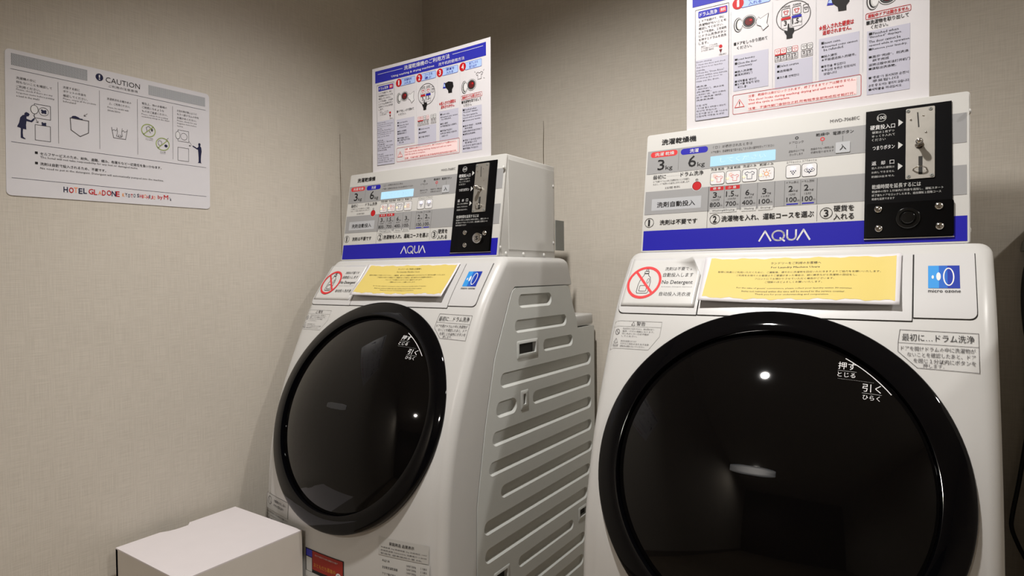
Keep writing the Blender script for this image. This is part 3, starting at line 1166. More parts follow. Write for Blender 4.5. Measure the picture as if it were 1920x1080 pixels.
    P.build(card, 'card_print')


def lower_labels(t):
    """labels low on the left machine's front"""
    P = Print(surf, 0.0006, 0.00012, 8)
    P.rect('lbl', 20, 392, 134, 431, 1)
    P.rline('k2', 20, 392, 134, 431, 1, 0.5, 2)
    P.ring('k2', 37, 415, 10.5, 10.5, 1.5)
    P.line('k2', [(31, 421), (43, 409)], 1.5)
    P.text('k2', 60, 416, 123, 423, '分解禁止をしない', 0.004, res=1)
    P.text('k2', 60, 405, 112, 412, 'けがの恐れあり', 0.004, res=1)
    P.paras('k2', 20, 134, 388, 8, 5, [(1, '修理技術者以外の人は絶対に分解しない'), (0.85, '警告　水をかけないでください'), (0.9, '感電・火災の恐れがあります')])
    P.build(t, 'service_label', 'pale label with a crossed-out circle low on the left')
    P = Print(surf, 0.0006, 0.00012, 8)
    P.rect('k', 213, 292, 349, 347, 1)
    P.rect('rs', 240, 301, 346, 345, 2)
    P.rect('b2', 216, 329, 239, 345, 2)
    P.rect('w2', 214, 280, 322, 293, 2)
    P.rect('w2', 216, 294, 238, 327, 2)
    P.text('gold', 246, 309, 322, 319, 'おともだち募集中', 0.01)
    P.text('w2', 250, 335, 330, 339, '友だち追加でお得な情報をお届け', res=1)
    P.ell('w', 332, 306, 9.5, 9.5, 3)
    P.ring('k2', 332, 306, 5.5, 5.5, 1.2)
    P.text('k2', 250, 283.5, 310, 288.5, '詳しくはこちらから', res=1)
    P.build(t, 'red_label', 'small red sticker with a blue corner under the door')
    P = Print(surf, 0.0006, 0.00012, 8)
    P.rect('lbl', 450, 386, 574, 424, 1)
    P.text('k', 478, 410, 540, 417, '家庭用品 品質表示', 0.004, res=1)
    P.paras('k2', 456, 570, 405, 6.5, 3.4, [(1, '洗濯容量 6kg 乾燥容量 3kg 定格電圧 100V'), (1, '定格周波数 50Hz/60Hz 消費電力 1180W'), (0.9, '製造年 標準使用水量 84L')])
    P.rect('w2', 454, 330, 576, 384, 1)
    P.paras('k', 460, 500, 378, 14, 6, [(0.5, 'AQUA'), (1, '全自動洗濯乾燥機'), (0.9, 'アクア株式会社')])
    for j in range(6):
        P.text('k2', 522, 372 - 7.5 * j, 545, 377 - 7.5 * j, '100V 50Hz', 0.004, res=1)
        P.text('k2', 556, 372 - 7.5 * j, 570, 377 - 7.5 * j, '1180', res=1)
    P.build(t, 'rating_label', 'grey and white rating plate low on the right')
    P = Print(surf, 0.0006, 0.00012, 8)
    P.rect('lbl', 150, 215, 262, 262, 1)
    P.text('k', 160, 244, 250, 256, 'お手入れのお願い', 0.006)
    P.build(t, 'care_label')


def lock_unit(cb, right_machine):
    u0, u1, v0, v1 = (413, 537, 14, 75) if right_machine else (433, 534, 14, 77)
    bm = bmesh.new()
    plate(bm, rrect(u0, v0, u1, v1, 4, 4), pan, 0.0022, 0.0048)
    bmesh.ops.bevel(bm, geom=[e for e in bm.edges if e.is_manifold and e.calc_face_angle(0) > 1.0], offset=0.0009, segments=2, affect='EDGES')
    obj('lock_plate', bm, M_BLACKP, cb, smooth=40)
    bm = bmesh.new()
    box(bm, (0, 0, 0), (0.001, 0.001, 0.001))
    bm.free()
    bm = bmesh.new()
    plate(bm, [(410, 12.0), (537.5, 12.0), (537.5, 13.4), (410, 13.4)], pan, 0.0004, 0.0030)
    obj('lock_plate_edge', bm, M_STEEL, cb)
    bolts = ((431, 64), (432, 30), (517, 64), (518, 30)) if right_machine else ((455.5, 63), (458.5, 31), (517, 59))
    for (u, v) in bolts:
        bm = bmesh.new()
        lathe(bm, [(0.0062, 0.0), (0.0062, 0.0018), (0.0050, 0.0032), (0.0030, 0.0038), (0.0024, 0.0022), (0.0, 0.0020)], lambda p, q, h, u=u, v=v: pan(u + p * 1000, v + q * 1000, 0.0048 + h), 24)
        obj('bolt', bm, M_CHROME, cb, smooth=45)
    u, v = (474, 46) if right_machine else (498, 46.5)
    mp = lambda p, q, h: pan(u + p * 1000, v + q * 1000, 0.0048 + h)
    if right_machine:
        bm = bmesh.new()
        lathe(bm, [(0.0185, 0.0), (0.0182, 0.002), (0.0165, 0.0035), (0.0125, 0.0036), (0.0118, 0.002), (0.0108, 0.002), (0.0105, 0.005), (0.009, 0.0065), (0.0, 0.0068)], mp, 40)
        lk = obj('lock_cylinder', bm, mat('black_lock', rgb(12, 12, 12), 0.15, noise=0), cb, smooth=40)
    else:
        bm = bmesh.new()
        lathe(bm, [(0.0135, 0.0), (0.0135, 0.006), (0.0125, 0.0072), (0.0095, 0.0074), (0.009, 0.0066), (0.0, 0.0066)], mp, 40)
        lk = obj('lock_cylinder', bm, M_CHROME, cb, smooth=40, label='silver lock cylinder')
        P = Print(lambda a, b, h: mp(a / 1000.0, b / 1000.0, h + 0.0068))
        P.text('k', -3.2, -4.5, 3.2, 4.5, 'S', 0.03)
        P.build(cb, 'lock_mark')


XA, XB, YB = 0.0956, 1.0058, 0.0237
mA, cbA = build_machine('left white washer-dryer with coin box, its ribbed side in view, standing in the corner')
mB = copy_tree(mA)
mB['label'] = 'right white washer-dryer with coin box, seen head-on with the larger black door'
cbB = [c for c in COL.objects if c.parent == mB and c.name.startswith('control_box')][0]
stickers(mA, None, False)
stickers(mB, None, True)
lower_labels(mA)
lock_unit(cbA, False)
lock_unit(cbB, True)
mA.location = (XA, 0, 0)
mB.location = (XB, YB, 0)
OA, OB = Vector((XA, 0, 0)), Vector((XB, YB, 0))


# ------------------------------------------------------------------ yellow notices taped under the control boxes
def notice(O, label, wav, x0, x1, curl, dz=0.0):
    t = empty('yellow_notice', O + Vector((0.32, 0.1, 0.93)), label, 'notice', 'yellow laundry notices')
    off = -(Vector((0.32, 0.1, 0.93)))

    def f(u, v, h):
        a, b = (u - x0) / (x1 - x0), (v - 928) / 87.0
        lift = 0.0045 + curl * (1 - b) ** 2 + 0.0018 * math.sin(a * 9 + wav) * (1 - b) + 0.0035 * (a > 0.9) * ((a - 0.9) * 10) ** 2 * 0.6
        lift += 0.003 * (1 - a) ** 8
        return surf(u, v, lift + h) + off
    bm = bmesh.new()
    NX, NZ = 40, 14
    vs = {}
    for j in range(NZ + 1):
        for i in range(NX + 1):
            a, b = i / NX, j / NZ
            x = x0 + (x1 - x0) * a + (1 - b) * (6 if a < 0.5 else -1) * (1 - a if a < 0.5 else 1)
            vs[i, j] = bm.verts.new(f(x, 928 + dz + 84 * b, 0))
    for j in range(NZ):
        for i in range(NX):
            bm.faces.new((vs[i, j], vs[i + 1, j], vs[i + 1, j + 1], vs[i, j + 1]))
    sh = obj('paper_sheet', bm, M_PAPER, t, smooth=50)
    so = sh.modifiers.new('thickness', 'SOLIDIFY')
    so.thickness = 0.0004
    so.offset = 0
    P = Print(f, 0.0004, 0.00008, 8)
    # torn-edged yellow field
    z0, z1, xa, xb = 934.5 + dz, 1008.5 + dz, x0 + 12, x1 - 7
    NXX = 44
    for i in range(NXX):
        def yb(k):
            return z0 + 1.2 * math.sin(k * 0.9 + wav) + 0.8 * math.sin(k * 2.1), z1 + 0.9 * math.sin(k * 0.7 + wav) + 0.6 * math.sin(k * 1.7)
        xl, xr = xa + (xb - xa) * i / NXX, xa + (xb - xa) * (i + 1) / NXX
        (l0, t0), (l1, t1) = yb(i), yb(i + 1)
        for q in range(8):
            a0, a1 = q / 8, (q + 1) / 8
            P.items.append(('y', [(xl, l0 + (t0 - l0) * a0), (xr, l1 + (t1 - l1) * a0), (xr, l1 + (t1 - l1) * a1), (xl, l0 + (t0 - l0) * a1)], [(0, 1, 2, 3)], 1))
    c = (x0 + x1) / 2 + 1
    w = (x1 - x0) / 320.0
    for (hw, zc, hh, tx, bo) in ((41, 999.5, 4.6, 'ランドリーをご利用のお客様へ', 0.01), (39.5, 991.5, 4.2, 'For Laundry Machine Users', 0.025),
                                 (131, 983, 3.6, '皆様に快適にご利用いただくために、ご運転後、速やかに洗濯物を回収いただきますようご協力をお願いいたします。', 0.0),
                                 (97, 977, 3.6, 'ご利用をお待ちのお客様よりご要望があった場合は、誠に勝手ながら洗濯物の回収をし、', 0.0),
                                 (64, 971, 3.6, 'フロントにてお預かりさせていただく場合がございます。', 0.0), (46, 965, 3.6, 'ご理解のほどよろしくお願いいたします。', 0.0),
                                 (92, 953.5, 3.4, "For the sake of guests' convenience, please collect your laundry within 30 minutes.", 0.0),
                                 (82, 948, 3.4, 'Items not retrieved within this time will be moved to the service counter.', 0.0),
                                 (59, 942.5, 3.4, 'Thank you for your understanding and cooperation.', 0.0)):
        P.text('k', c - hw * w, zc + dz - hh / 2, c + hw * w, zc + dz + hh / 2, tx, bo, 3, 1)
    P.build(t, 'notice_print')
    return t


notice(OA, 'yellow notice in a white border on the left washer-dryer', 0.3, 163, 484, 0.009)
notice(OB, 'yellow notice in a white border on the right washer-dryer', 1.4, 163, 484, 0.007)


# ------------------------------------------------------------------ instruction posters standing on the control boxes
def machine_icon(P, cx, cy, s):
    """open round door and drum"""
    for (dx, rx, ry, c, l) in ((-12, 7.5, 12.5, 'k2', 2), (-11.2, 6.6, 11.3, 'w', 3), (-10.5, 5.8, 10, 'k', 4), (-9.5, 4.8, 8.6, 'w2', 5), (-8.9, 3.6, 7, 'w', 6)):
        P.ell(c, cx + dx * s, cy - 1 * s, rx * s, ry * s, l)
    for (r, c, l) in ((12, 'k2', 2), (11.2, 'w', 3), (10, 'k', 4), (8.6, 'g2', 5), (8.0, 'k', 6), (6.6, 'mr', 7)):
        P.ell(c, cx + 6 * s, cy + 1 * s, r * s, r * s * 0.95, l)
    P.ell('red', cx + 9 * s, cy + 3 * s, 2.4 * s, 1.8 * s, 8, 12)


def hand(P, cx, cy, s):
    P.poly('k', [(cx + x * s, cy + y * s) for x, y in ((-2.2, 14), (0.2, 14), (0.6, 5), (9, 4), (10, -3), (6.5, -9), (6.5, -16), (-4.5, -16), (-4.5, -9), (-9, -1), (-8, 2), (-3, -1))], 6)


def poster(O, label, u0, tilt, zb, yb):
    t = empty('instruction_poster', O + Vector((u0, yb, zb)), label, 'poster', 'washing instruction posters')
    Rt = Matrix.Rotation(tilt, 3, 'X')

    def f(u, v, h):
        bow = 0.0035 * math.sin(math.pi * min(1, max(0, u / 420.0)))
        return Rt @ Vector((u / 1000.0, -h + bow, v / 1000.0))
    bm = bmesh.new()
    NX = 20
    fr, bk = [], []
    for j in (0, 297):
        for i in range(NX + 1):
            fr.append(bm.verts.new(f(420 * i / NX, j, 0)))
            bk.append(bm.verts.new(f(420 * i / NX, j, -0.0008)))
    n = NX + 1
    for i in range(NX):
        bm.faces.new((fr[i], fr[i + 1], fr[n + i + 1], fr[n + i]))
        bm.faces.new((bk[i + 1], bk[i], bk[n + i], bk[n + i + 1]))
        bm.faces.new((fr[n + i], fr[n + i + 1], bk[n + i + 1], bk[n + i]))
        bm.faces.new((fr[i + 1], fr[i], bk[i], bk[i + 1]))
    for i in (0, NX):
        bm.faces.new((fr[i], fr[n + i], bk[n + i], bk[i]))
    obj('poster_sheet', bm, M_PAPER, t, smooth=40)
    P = Print(f, 0.0003, 0.00008, 25)
    P.rect('pb', 12, 254, 406, 288, 1)
    P.text('w', 123, 272, 286, 284, '洗濯乾燥機のご利用方法', 0.012)
    P.text('w', 75, 259, 232, 266, 'Using washing & drying machines', 0.015)
    P.text('w', 247, 258.5, 336, 267, '洗干机的使用方法', 0.006)
    P.line('w', [(23, 278), (117, 278)], 1.0)
    P.line('w', [(296, 280), (397, 280)], 1.0)
    # left column
    P.rline('k2', 18, 18, 85, 247, 1, 0.8, 2)
    P.rect('lg', 19, 19, 84, 143, 1)
    P.rect('pb', 24, 229, 82, 243, 2, 2)
    P.text('w', 27, 231.5, 62, 240, 'ドラム洗浄', 0.012)
    P.rect('r', 67, 231, 80, 241.5, 3, 2)
    P.text('w', 69, 233, 78.5, 239.5, '無料', 0.01)
    P.paras('k', 25, 80, 225, 7.6, 5.2, [(0.92, '１ ドアを開けて、中に'), (1, '洗濯物がないことを'), (0.9, '確認してください。'), (1, '２ ドアを閉め、１分以内'),
                                        (1, 'にドラム洗浄ボタン'), (1, 'を押すとドラムを洗浄'), (0.35, 'します。')], 0.008)
    P.paras('k2', 30, 66, 171, 4.2, 3, [(0.9, '最初に……ドラム洗浄'), (1, 'ドアを開けドラムの中に'), (0.7, '２分間 無料')])
    P.ell('red', 69, 163, 3.4, 3.4, 3, 16)
    P.poly('mr', [(66, 157), (72, 157), (69, 149)], 3)
    P.text('k2', 66, 144.5, 80, 148, '〔無料〕', res=1)
    P.paras('k2', 20, 82, 140.5, 5.6, 3.5, [(0.5, 'Drum rinsing'), (0.95, '1 Open the door and check'), (0.85, '  that there is no laundry'), (0.3, '  inside.'), (0.9, '2 Press the "Drum Rinse"'), (1, '  button within one minute'),
                                            (0.85, '  of closing the door to'), (0.75, '  rinse out the drum.'), (0, ''), (0.35, '桶洗净'), (0.9, '1 请打开机门，确认没有'), (0.5, '  洗涤物。'), (0.95, '2 关闭机门后，请于1分钟内'), (0.85, '  按下“桶洗净”按钮，'),
                                            (0.6, '  洗净洗涤桶。'), (0, ''), (0.35, '드럼 세척'), (0.95, '1 도어를 열고 세탁물이 없는지'), (0.7, '  확인해 주십시오.'), (1, '2 도어를 닫고 1분 이내에'), (0.9, '  드럼세척 버튼을 누르면')])
    # four numbered columns
    for (n_, cx, x0, tx) in ((1, 103, 113, ('洗濯物を', '入れる')), (2, 178.5, 188, ('コースを', '選ぶ')), (3, 252, 264, ('硬貨を', '入れる')), (4, 330, 342, ('終了したら', '取り出す'))):
        y1 = 249.5
        P.rect('lb', x0 - 4, 230.5, x0 + 50, y1, 1, 3)
        P.rline('pb', x0 - 4, 230.5, x0 + 50, y1, 3, 0.7, 2)
        P.ell('red', cx, 240.5, 11, 11, 3)
        hw_ = 1.9 if n_ == 1 else 3.5
        P.text('w', cx - hw_, 234, cx + hw_, 247, str(n_), 0.025, 5)
        P.text('pb', x0 + 10, 241, x0 + 38, 247.5, tx[0], 0.01)
        P.text('pb', x0 + 10, 232.5, x0 + 34, 239, tx[1], 0.01)
    for x in (89, 167.5, 244, 320.5):
        P.line('pgrey', [(x, 228), (x, 62)], 0.4)
    machine_icon(P, 117, 199, 1.15)
    P.poly('w', [(137, 197), (142, 205), (145, 201), (160, 208), (157, 190), (160, 184), (150, 177), (146, 186), (139, 190)], 8)
    P.line('k2', [(137, 197), (142, 205), (145, 201), (160, 208), (157, 190), (160, 184), (150, 177), (146, 186), (139, 190)], 0.7, 9, True)
    P.text('k', 95, 158, 158, 164.5, '■ドアをしっかり閉めて', 0.008)
    P.text('k', 101, 149.5, 129, 155.5, 'ください。', 0.008)
    # magnifier
    P.ring('k2', 204.5, 192, 30.5, 29, 1.3, 3, 48)
    for (x, c) in ((184, 'r'), (203, 'r'), (222, 'k2')):
        w = 15 if x < 220 else 9
        P.rline('k2', x, 194, x + w, 209, 2, 0.8, 3)
        shirt(P, c, x + w / 2, 201.5, 4.5 if w > 10 else 3, 0.8)
        if w > 10:
            P.text('k', x + 0.5, 211, x + w, 214.5, '洗濯乾燥', 0.01, res=1)
    P.rect('red', 183, 188, 200, 192.5, 4)
    P.rect('b', 202, 188, 219, 192.5, 4)
    P.text('k', 188, 177, 193, 186, '3', 0.01)
    P.text('k', 203, 177, 214, 186, '1.5', 0.02)
    P.text('k2', 215, 177, 219, 181, 'kg', res=1)
    P.rline('k2', 183, 172, 200, 187.5, 1, 0.5, 3)
    P.rline('k2', 202, 172, 219.5, 187.5, 1, 0.5, 3)
    hand(P, 197, 166, 0.95)
    for (x0, x1, c) in ((172, 182, 'r'), (182.5, 192.5, 'r'), (193, 202.5, 'k2'), (203, 213, 'r'), (219, 228.5, 'k2'), (229, 238.5, 'k2')):
        P.rline(c, x0, 124.5, x1 - 0.5, 134.5, 1.5, 0.7, 3)
        P.rline('k2', x0, 110.5, x1 - 0.5, 122, 0.6, 0.6, 3)
        P.rect('w', x0, 124.5, x1 - 0.5, 134.5, 2, 1)
        shirt(P, c, (x0 + x1) / 2, 129.5, 2.8, 0.6)
        P.text('k2', x0 + 2, 116.5, x1 - 2.5, 121, '3' if x0 < 180 else '2', 0.02, res=1)
        P.text('k2', x0 + 1.2, 112, x1 - 1.8, 115, '100', 0.02, res=1)
    P.rect('red', 172, 122.2, 192, 124.2, 4)
    # hand with note
    P.poly('pb', [(262, 197), (266, 211), (279, 208), (282, 199), (272, 196)], 3)
    P.poly('lb', [(264, 201), (267, 208), (276, 206), (274, 199)], 4)
    P.poly('k', [(269, 209), (282, 212), (297, 208), (299, 196), (294, 190), (294, 181), (281, 182), (280, 190), (271, 199)], 5)
    P.text('red', 249, 153.5, 306, 162.5, '★投入された硬貨は', 0.02)
    P.text('red', 255, 144, 302, 152, '返却されません。', 0.02)
    machine_icon(P, 351, 188, 1.3)
    shirt(P, 'k2', 385, 208, 11, 0.9)
    for (dx, dy) in ((-13, 10), (12, 10), (13, -8)):
        P.line('k2', [(385 + dx, 208 + dy), (385 + dx * 1.25, 208 + dy * 1.25)], 0.8)
    P.rline('red', 325, 155.5, 393, 166, 2, 0.8, 3)
    P.text('red', 328, 157.5, 390, 164, '運転中ドアは開きません', 0.02)
    P.text('k', 326, 145.5, 390, 153, '■洗濯物を取り出して', 0.014)
    P.text('k', 333, 137, 359, 143.5, 'ください。', 0.012)
    # grey translation blocks
    P.rect('lg', 94, 67, 160, 139, 1)
    P.rect('lg', 172, 58, 238, 108, 1)
    P.rect('lg', 249, 60, 315, 138, 1)
    P.rect('lg', 327, 20, 392, 134, 1)

    def tx(x, y, w, s_, h=4.6):
        P.text('k', x, y - h / 2, x + w, y + h / 2, s_, 0.008, 4, 1)
    for (y, w, s_) in ((129, 38, '■Load laundry'), (121.7, 42, '■Close the door'), (115, 27, 'completely'), (105, 33, '■放入洗涤物'), (98.7, 33, '■请关闭机门'), (86, 41, '■세탁물을 넣는다'), (80, 47, '■도어를 확실히 닫는'), (73.5, 18, '다')):
        tx(97 if s_[0] == '■' else 103, y, w, s_)
    for (y, w, s_) in ((101, 38, '■Select course'), (91, 27, '■选择程序'), (79, 39, '■코스를 선택한다')):
        tx(176, y, w, s_)
    for (y, w, s_) in ((129, 32, '■Insert coins.'), (122, 59, '★Inserted coins cannot'), (116, 33, 'be refunded.'), (104, 26, '■投入硬币'), (97.5, 57, '★不能退还投入的硬币。'), (85.5, 40, '■동전을 투입한다'), (78.5, 56, '★투입된 동전은 반환되지'), (71.5, 22, '않습니다')):
        tx(253 if s_[0] in '■★' else 257, y, w, s_)
    for (y, w, s_) in ((128.5, 45, '■Finished when'), (122, 50, '"Finished" displays.'), (114.5, 48, 'The door cannot be'), (107.5, 61, 'opened while in operation'), (100.5, 58, '■Remove your laundry.'), (87, 60, '■显示“完成”，则洗涤'),
                       (80.5, 25, '烘干完成'), (73, 62, '运转过程中无法打开机门'), (66, 42, '■请取出洗涤物。'), (50, 60, '■“종료”가 표시되면 운전이'), (43.5, 40, '종료됩니다'), (36, 61, '운전 중 도어는 열리지 않습니다'), (29, 50, '■세탁물을 꺼내십시오')):
        tx(330 if s_[0] == '■' or len(s_) > 10 else 336, y, w, s_)
    # red warning box
    P.rline('red', 93, 21, 318, 59.5, 3, 0.7, 3)
    P.rect('pk', 122, 24.5, 311, 55, 1)
    P.line('r', [(97, 34), (106, 49), (115, 34)], 1.0, 3, True)
    P.poly('pk', [(98, 34.6), (106, 48), (114, 34.6)], 2)
    P.rect('k', 105.2, 39, 106.8, 45.5, 4)
    P.rect('k', 105.2, 36, 106.8, 37.6, 4)
    for (y, w, s_, b_) in ((52.5, 186, '注意：乾燥中は扉がロックされます。終了するまでドアは開きません。', 0.0), (44, 167, 'The door locks during washing drying and will not open', 0.01), (37.2, 76, 'until the cycle is complete.', 0.01), (27.5, 186, '注意：于操作期门会锁住之前,所有程序全部完成后才能打开。', 0.0)):
        P.text('red', 123, y - 2.4, 123 + w, y + 2.8, s_, b_, 4, 1)
    P.build(t, 'poster_print')
    return t


TILT = 0.0
poster(OA, 'blue-headed washing instruction poster standing on the left control box', 0.103, -0.01, 1.2836, 0.209)
poster(OB, 'blue-headed washing instruction poster on the right control box, cut off by the photo top', 0.1005, -0.01, 1.2836, 0.211)

# ------------------------------------------------------------------ caution sign on the left wall
t = empty('caution_sign', (0.0, -0.5869, 1.1591), 'white laminated caution sign with pictograms on the left wall', 'sign')


def sg(u, v, h):
    # u runs away from the camera along the wall, slightly skewed rectangle as hung
    return Vector((0.0016 + h, (u + 3.5 - 4 * (1 - v / 297.0)) / 1000.0 * 1.0, (v * 0.985 - 4 + 6 * (u / 420.0)) / 1000.0))


bm = bmesh.new()
plate(bm, rrect(0, 0, 420, 297, 9, 6), sg, -0.0014, 0.0)
obj('sign_board', bm, M_SIGN, t)
P = Print(sg, 0.0002, 0.00008)
# herringbone bands
for (x0, x1, y0, y1) in ((10, 145, 265, 289), (272, 409, 263, 286)):
    P.rect('pgrey', x0, y0, x1, y1, 1)
    nx = int((x1 - x0) / 2.7)
    for i in range(nx):
        for j in range(8):
            xx, yy = x0 + (x1 - x0) * i / nx, y0 + 3.0 * j
            P.poly('k2' if x0 < 200 else 'g2', [(xx + 0.2 + (j % 2) * 0.9, yy + 0.3), (xx + 1.1 + (j % 2) * 0.9, yy + 0.3), (xx + 1.9 - (j % 2) * 0.9, yy + 2.4), (xx + 1.0 - (j % 2) * 0.9, yy + 2.4)], 2)
for (x0, y0, x1, y1) in ((9, 257, 410, 254), (9, 109, 410, 106.5), (9, 36, 410, 32)):
    P.line('navy', [(x0, y0), (x1, y1)], 0.7)
for x, a, b in ((90, 249, 118), (168, 249, 118), (247, 247, 117), (327.5, 247, 117)):
    P.line('k2', [(x, a), (x, b)], 0.7)
P.ell('navy', 168.5, 279, 7.6, 8.2, 2)
P.rect('w', 167.3, 277.5, 169.7, 284, 3)
P.rect('w', 167.3, 273.5, 169.7, 275.8, 3)
P.text('k', 181, 271.5, 253, 283, 'CAUTION', -0.004)
P.text('k2', 187, 261.5, 248, 267, 'ご利用の注意事項', 0.0)


def jp(x, y, w, s_, h=5.4, c='k2', b=0.006):
    P.text(c, x, y - h / 2, x + w, y + h / 2, s_, b, 4, 1)


for (x, y, w, s_) in ((18, 241, 33, '洗濯機の中に'), (18, 232.5, 61, '何もないことを確認して'), (18, 223.5, 41, 'ご利用ください。'), (99, 240.5, 31, '洗濯する前に'), (99, 232, 43, 'ポケットの中身を'), (99, 223, 46, '確認してください。'),
                      (183, 234.5, 51, '洗濯表示をお確かめの'), (187, 225, 44, '上、ご利用ください。'), (257, 240, 57, '衛生上、他のお客様の'), (257, 231, 50, 'ご迷惑になるような'), (257, 222, 58, 'ものはご遠慮ください。'),
                      (338, 239, 49, 'お忘れ物が無いように'), (338, 230.5, 54, 'もう一度ドラムの中を'), (338, 221.5, 48, 'お確かめください。')):
    jp(x, y, w, s_)
for (x, y, w, s_) in ((18, 217, 62, 'Please, check if there are any'), (18, 210.5, 65, 'forgotten items before putting'), (18, 204.5, 39, 'a load in the wash!'), (99, 216, 62, 'Please, empty all the pockets'), (99, 210.5, 24, 'beforehand!'),
                      (184, 215.5, 44, 'Please, be careful with'), (184, 209, 27, 'delicate fabrics.'), (256, 214, 60, 'Please, refrain from putting'), (256, 208.5, 65, 'unsanitary things in the dryer.'), (338, 214, 49, 'Please, check for any'),
                      (338, 207.5, 48, 'forgotten items before'), (338, 201, 15, 'leaving.')):
    jp(x, y, w, s_, 4.2, 'k2', 0.0)


def laundry(P, cx, cy, s):
    P.poly('navy', [(cx + x * s, cy + y * s) for x, y in ((-5, 3), (-3, 5), (-1, 3.2), (1, 3.4), (3, 4.6), (5, 3), (4.2, 0), (5, -2.5), (2.5, -4), (0.5, -2.4), (-2, -4), (-4.4, -2.4), (-3.6, 0.4))], 5)


# panel 1
P.poly('navy', [(31, 171), (34, 174), (38, 172.5), (40, 170), (38, 166), (34.5, 165), (34.5, 160), (42, 158), (46, 163), (49, 164.5), (47.5, 159.5), (43.5, 154.5), (34.5, 155.5), (33.5, 147), (34, 138), (28.5, 138.5), (28, 131), (28.5, 122), (33, 118.5), (31, 117.6),
                (24.5, 119.5), (24.6, 130), (24.8, 139.5), (18.5, 141), (22, 150), (24, 161), (28, 166.5), (31, 167.5)], 3)
P.rline('k', 48, 165, 76, 194, 0.5, 0.9)
P.ell('w', 48, 182, 6.5, 9.2, 3)
P.ring('k', 48, 182, 6.8, 9.5, 1.0, 4)
P.ring('k2', 64, 180.5, 8.8, 8.8, 0.8, 4)
laundry(P, 64, 180, 1.0)
P.line('k2', [(46, 170), (50, 163), (54, 155.5), (50.5, 156.5), (54, 155.5), (54.5, 159)], 0.8)
P.rline('k', 49, 119, 75.5, 151, 0.5, 0.9)
laundry(P, 64, 154, 0.9)
# pocket
P.line('k2', [(111.5, 177), (146.5, 176.5), (146, 150), (130, 139.5), (113, 151)], 1.5, 3, True)
P.poly('navy', [(113, 178), (116, 182), (121, 183), (127, 181), (130, 179), (135, 179), (135, 177)], 4)
P.line('k2', [(144, 192), (137.5, 185.5), (141.5, 186), (137.5, 185.5), (138.5, 189.5)], 0.9)
# wash tub with hand
P.line('k2', [(192, 171), (196, 148), (221, 148), (225, 171)], 1.1, 3)
P.line('k2', [(193.5, 164), (197, 167), (200, 164.5), (203, 168), (204.5, 164)], 0.9)
P.line('k2', [(213, 164), (216, 168), (219, 164.5), (223.5, 167)], 0.9)
P.line('k2', [(203, 172), (204, 160), (202, 153), (206.5, 152), (207, 157), (207.2, 151), (210.5, 151), (211, 157), (212, 152), (214.5, 154), (213, 161), (214, 172)], 0.9, 3)
for (cx, cy) in ((271, 177.5), (303.5, 150)):
    P.ring('ol', cx, cy, 16.2, 15.6, 2.0, 5, 40)
    P.line('ol', [(cx - 11, cy - 10.5), (cx + 11, cy + 10.5)], 1.8, 5)
P.line('k2', [(262, 168), (268, 176), (266, 184), (272, 188), (276, 183), (272, 178), (276, 172)], 1.0, 4)
P.ell('k2', 279, 180, 2.4, 3.6, 4, 12)
P.ring('k2', 297, 152, 5, 6.2, 0.9, 4)
P.line('k2', [(311, 161), (317, 167)], 0.9)
P.ell('navy', 311, 147, 3.8, 3.4, 4, 12)
jp(264, 159, 17, 'ペット用品', 2.6)
jp(265, 155.5, 16, 'Pet items', 2.4, 'k2', 0)
jp(297, 131, 13, '汚れ物', 2.6)
jp(297, 127.5, 13, 'Dirty items', 2.4, 'k2', 0)
# panel 5
P.rline('k', 340, 164, 366.5, 191.5, 0.5, 0.8)
P.ell('w', 339.5, 178, 5.6, 9.2, 3)
P.ring('k', 339.5, 178, 5.8, 9.5, 0.9, 4)
P.ring('k2', 354.5, 177, 8.2, 8.6, 0.7, 4)
P.rline('k', 339.5, 116, 366, 148.5, 0.5, 0.8)
P.line('k2', [(366, 168), (371, 162), (373.5, 158)], 0.8)
P.ell('k2', 369, 156.5, 2.6, 1.4, 3, 12)
P.poly('navy', [(376, 158.5), (387, 153.5), (390.5, 156.5), (391, 160), (390, 163.5), (392, 167), (395.5, 166.5), (396.5, 162.5), (395, 159.5), (398, 156), (399, 146), (397.5, 136), (396.8, 126), (397, 117.5), (399, 116), (388.5, 116), (391, 119), (391, 130), (390.4, 140), (389.5, 150),
                (387, 150), (376, 155.5)], 3)
# notes
P.rect('k', 48, 90, 53, 95, 2)
P.rect('k', 48, 68.5, 53, 73.5, 2)
P.text('k', 57, 88.5, 300, 95, 'セルフサービスのため、紛失、盗難、縮み、色落ちなど一切責任を負いかねます。', 0.006, 4, 1)
P.text('k2', 57, 81, 247, 86.5, 'The hotel will not take responsibility for any lost or damaged items.', 0.006, 4, 1)
P.text('k', 57, 67, 180, 73.5, '洗剤は自動で投入されるため、不要です。', 0.006, 4, 1)
P.text('k2', 57, 58, 305, 63.5, 'No need to put in the detergent. Detergent will automatically pumped into the machine.', 0.006, 4, 1)
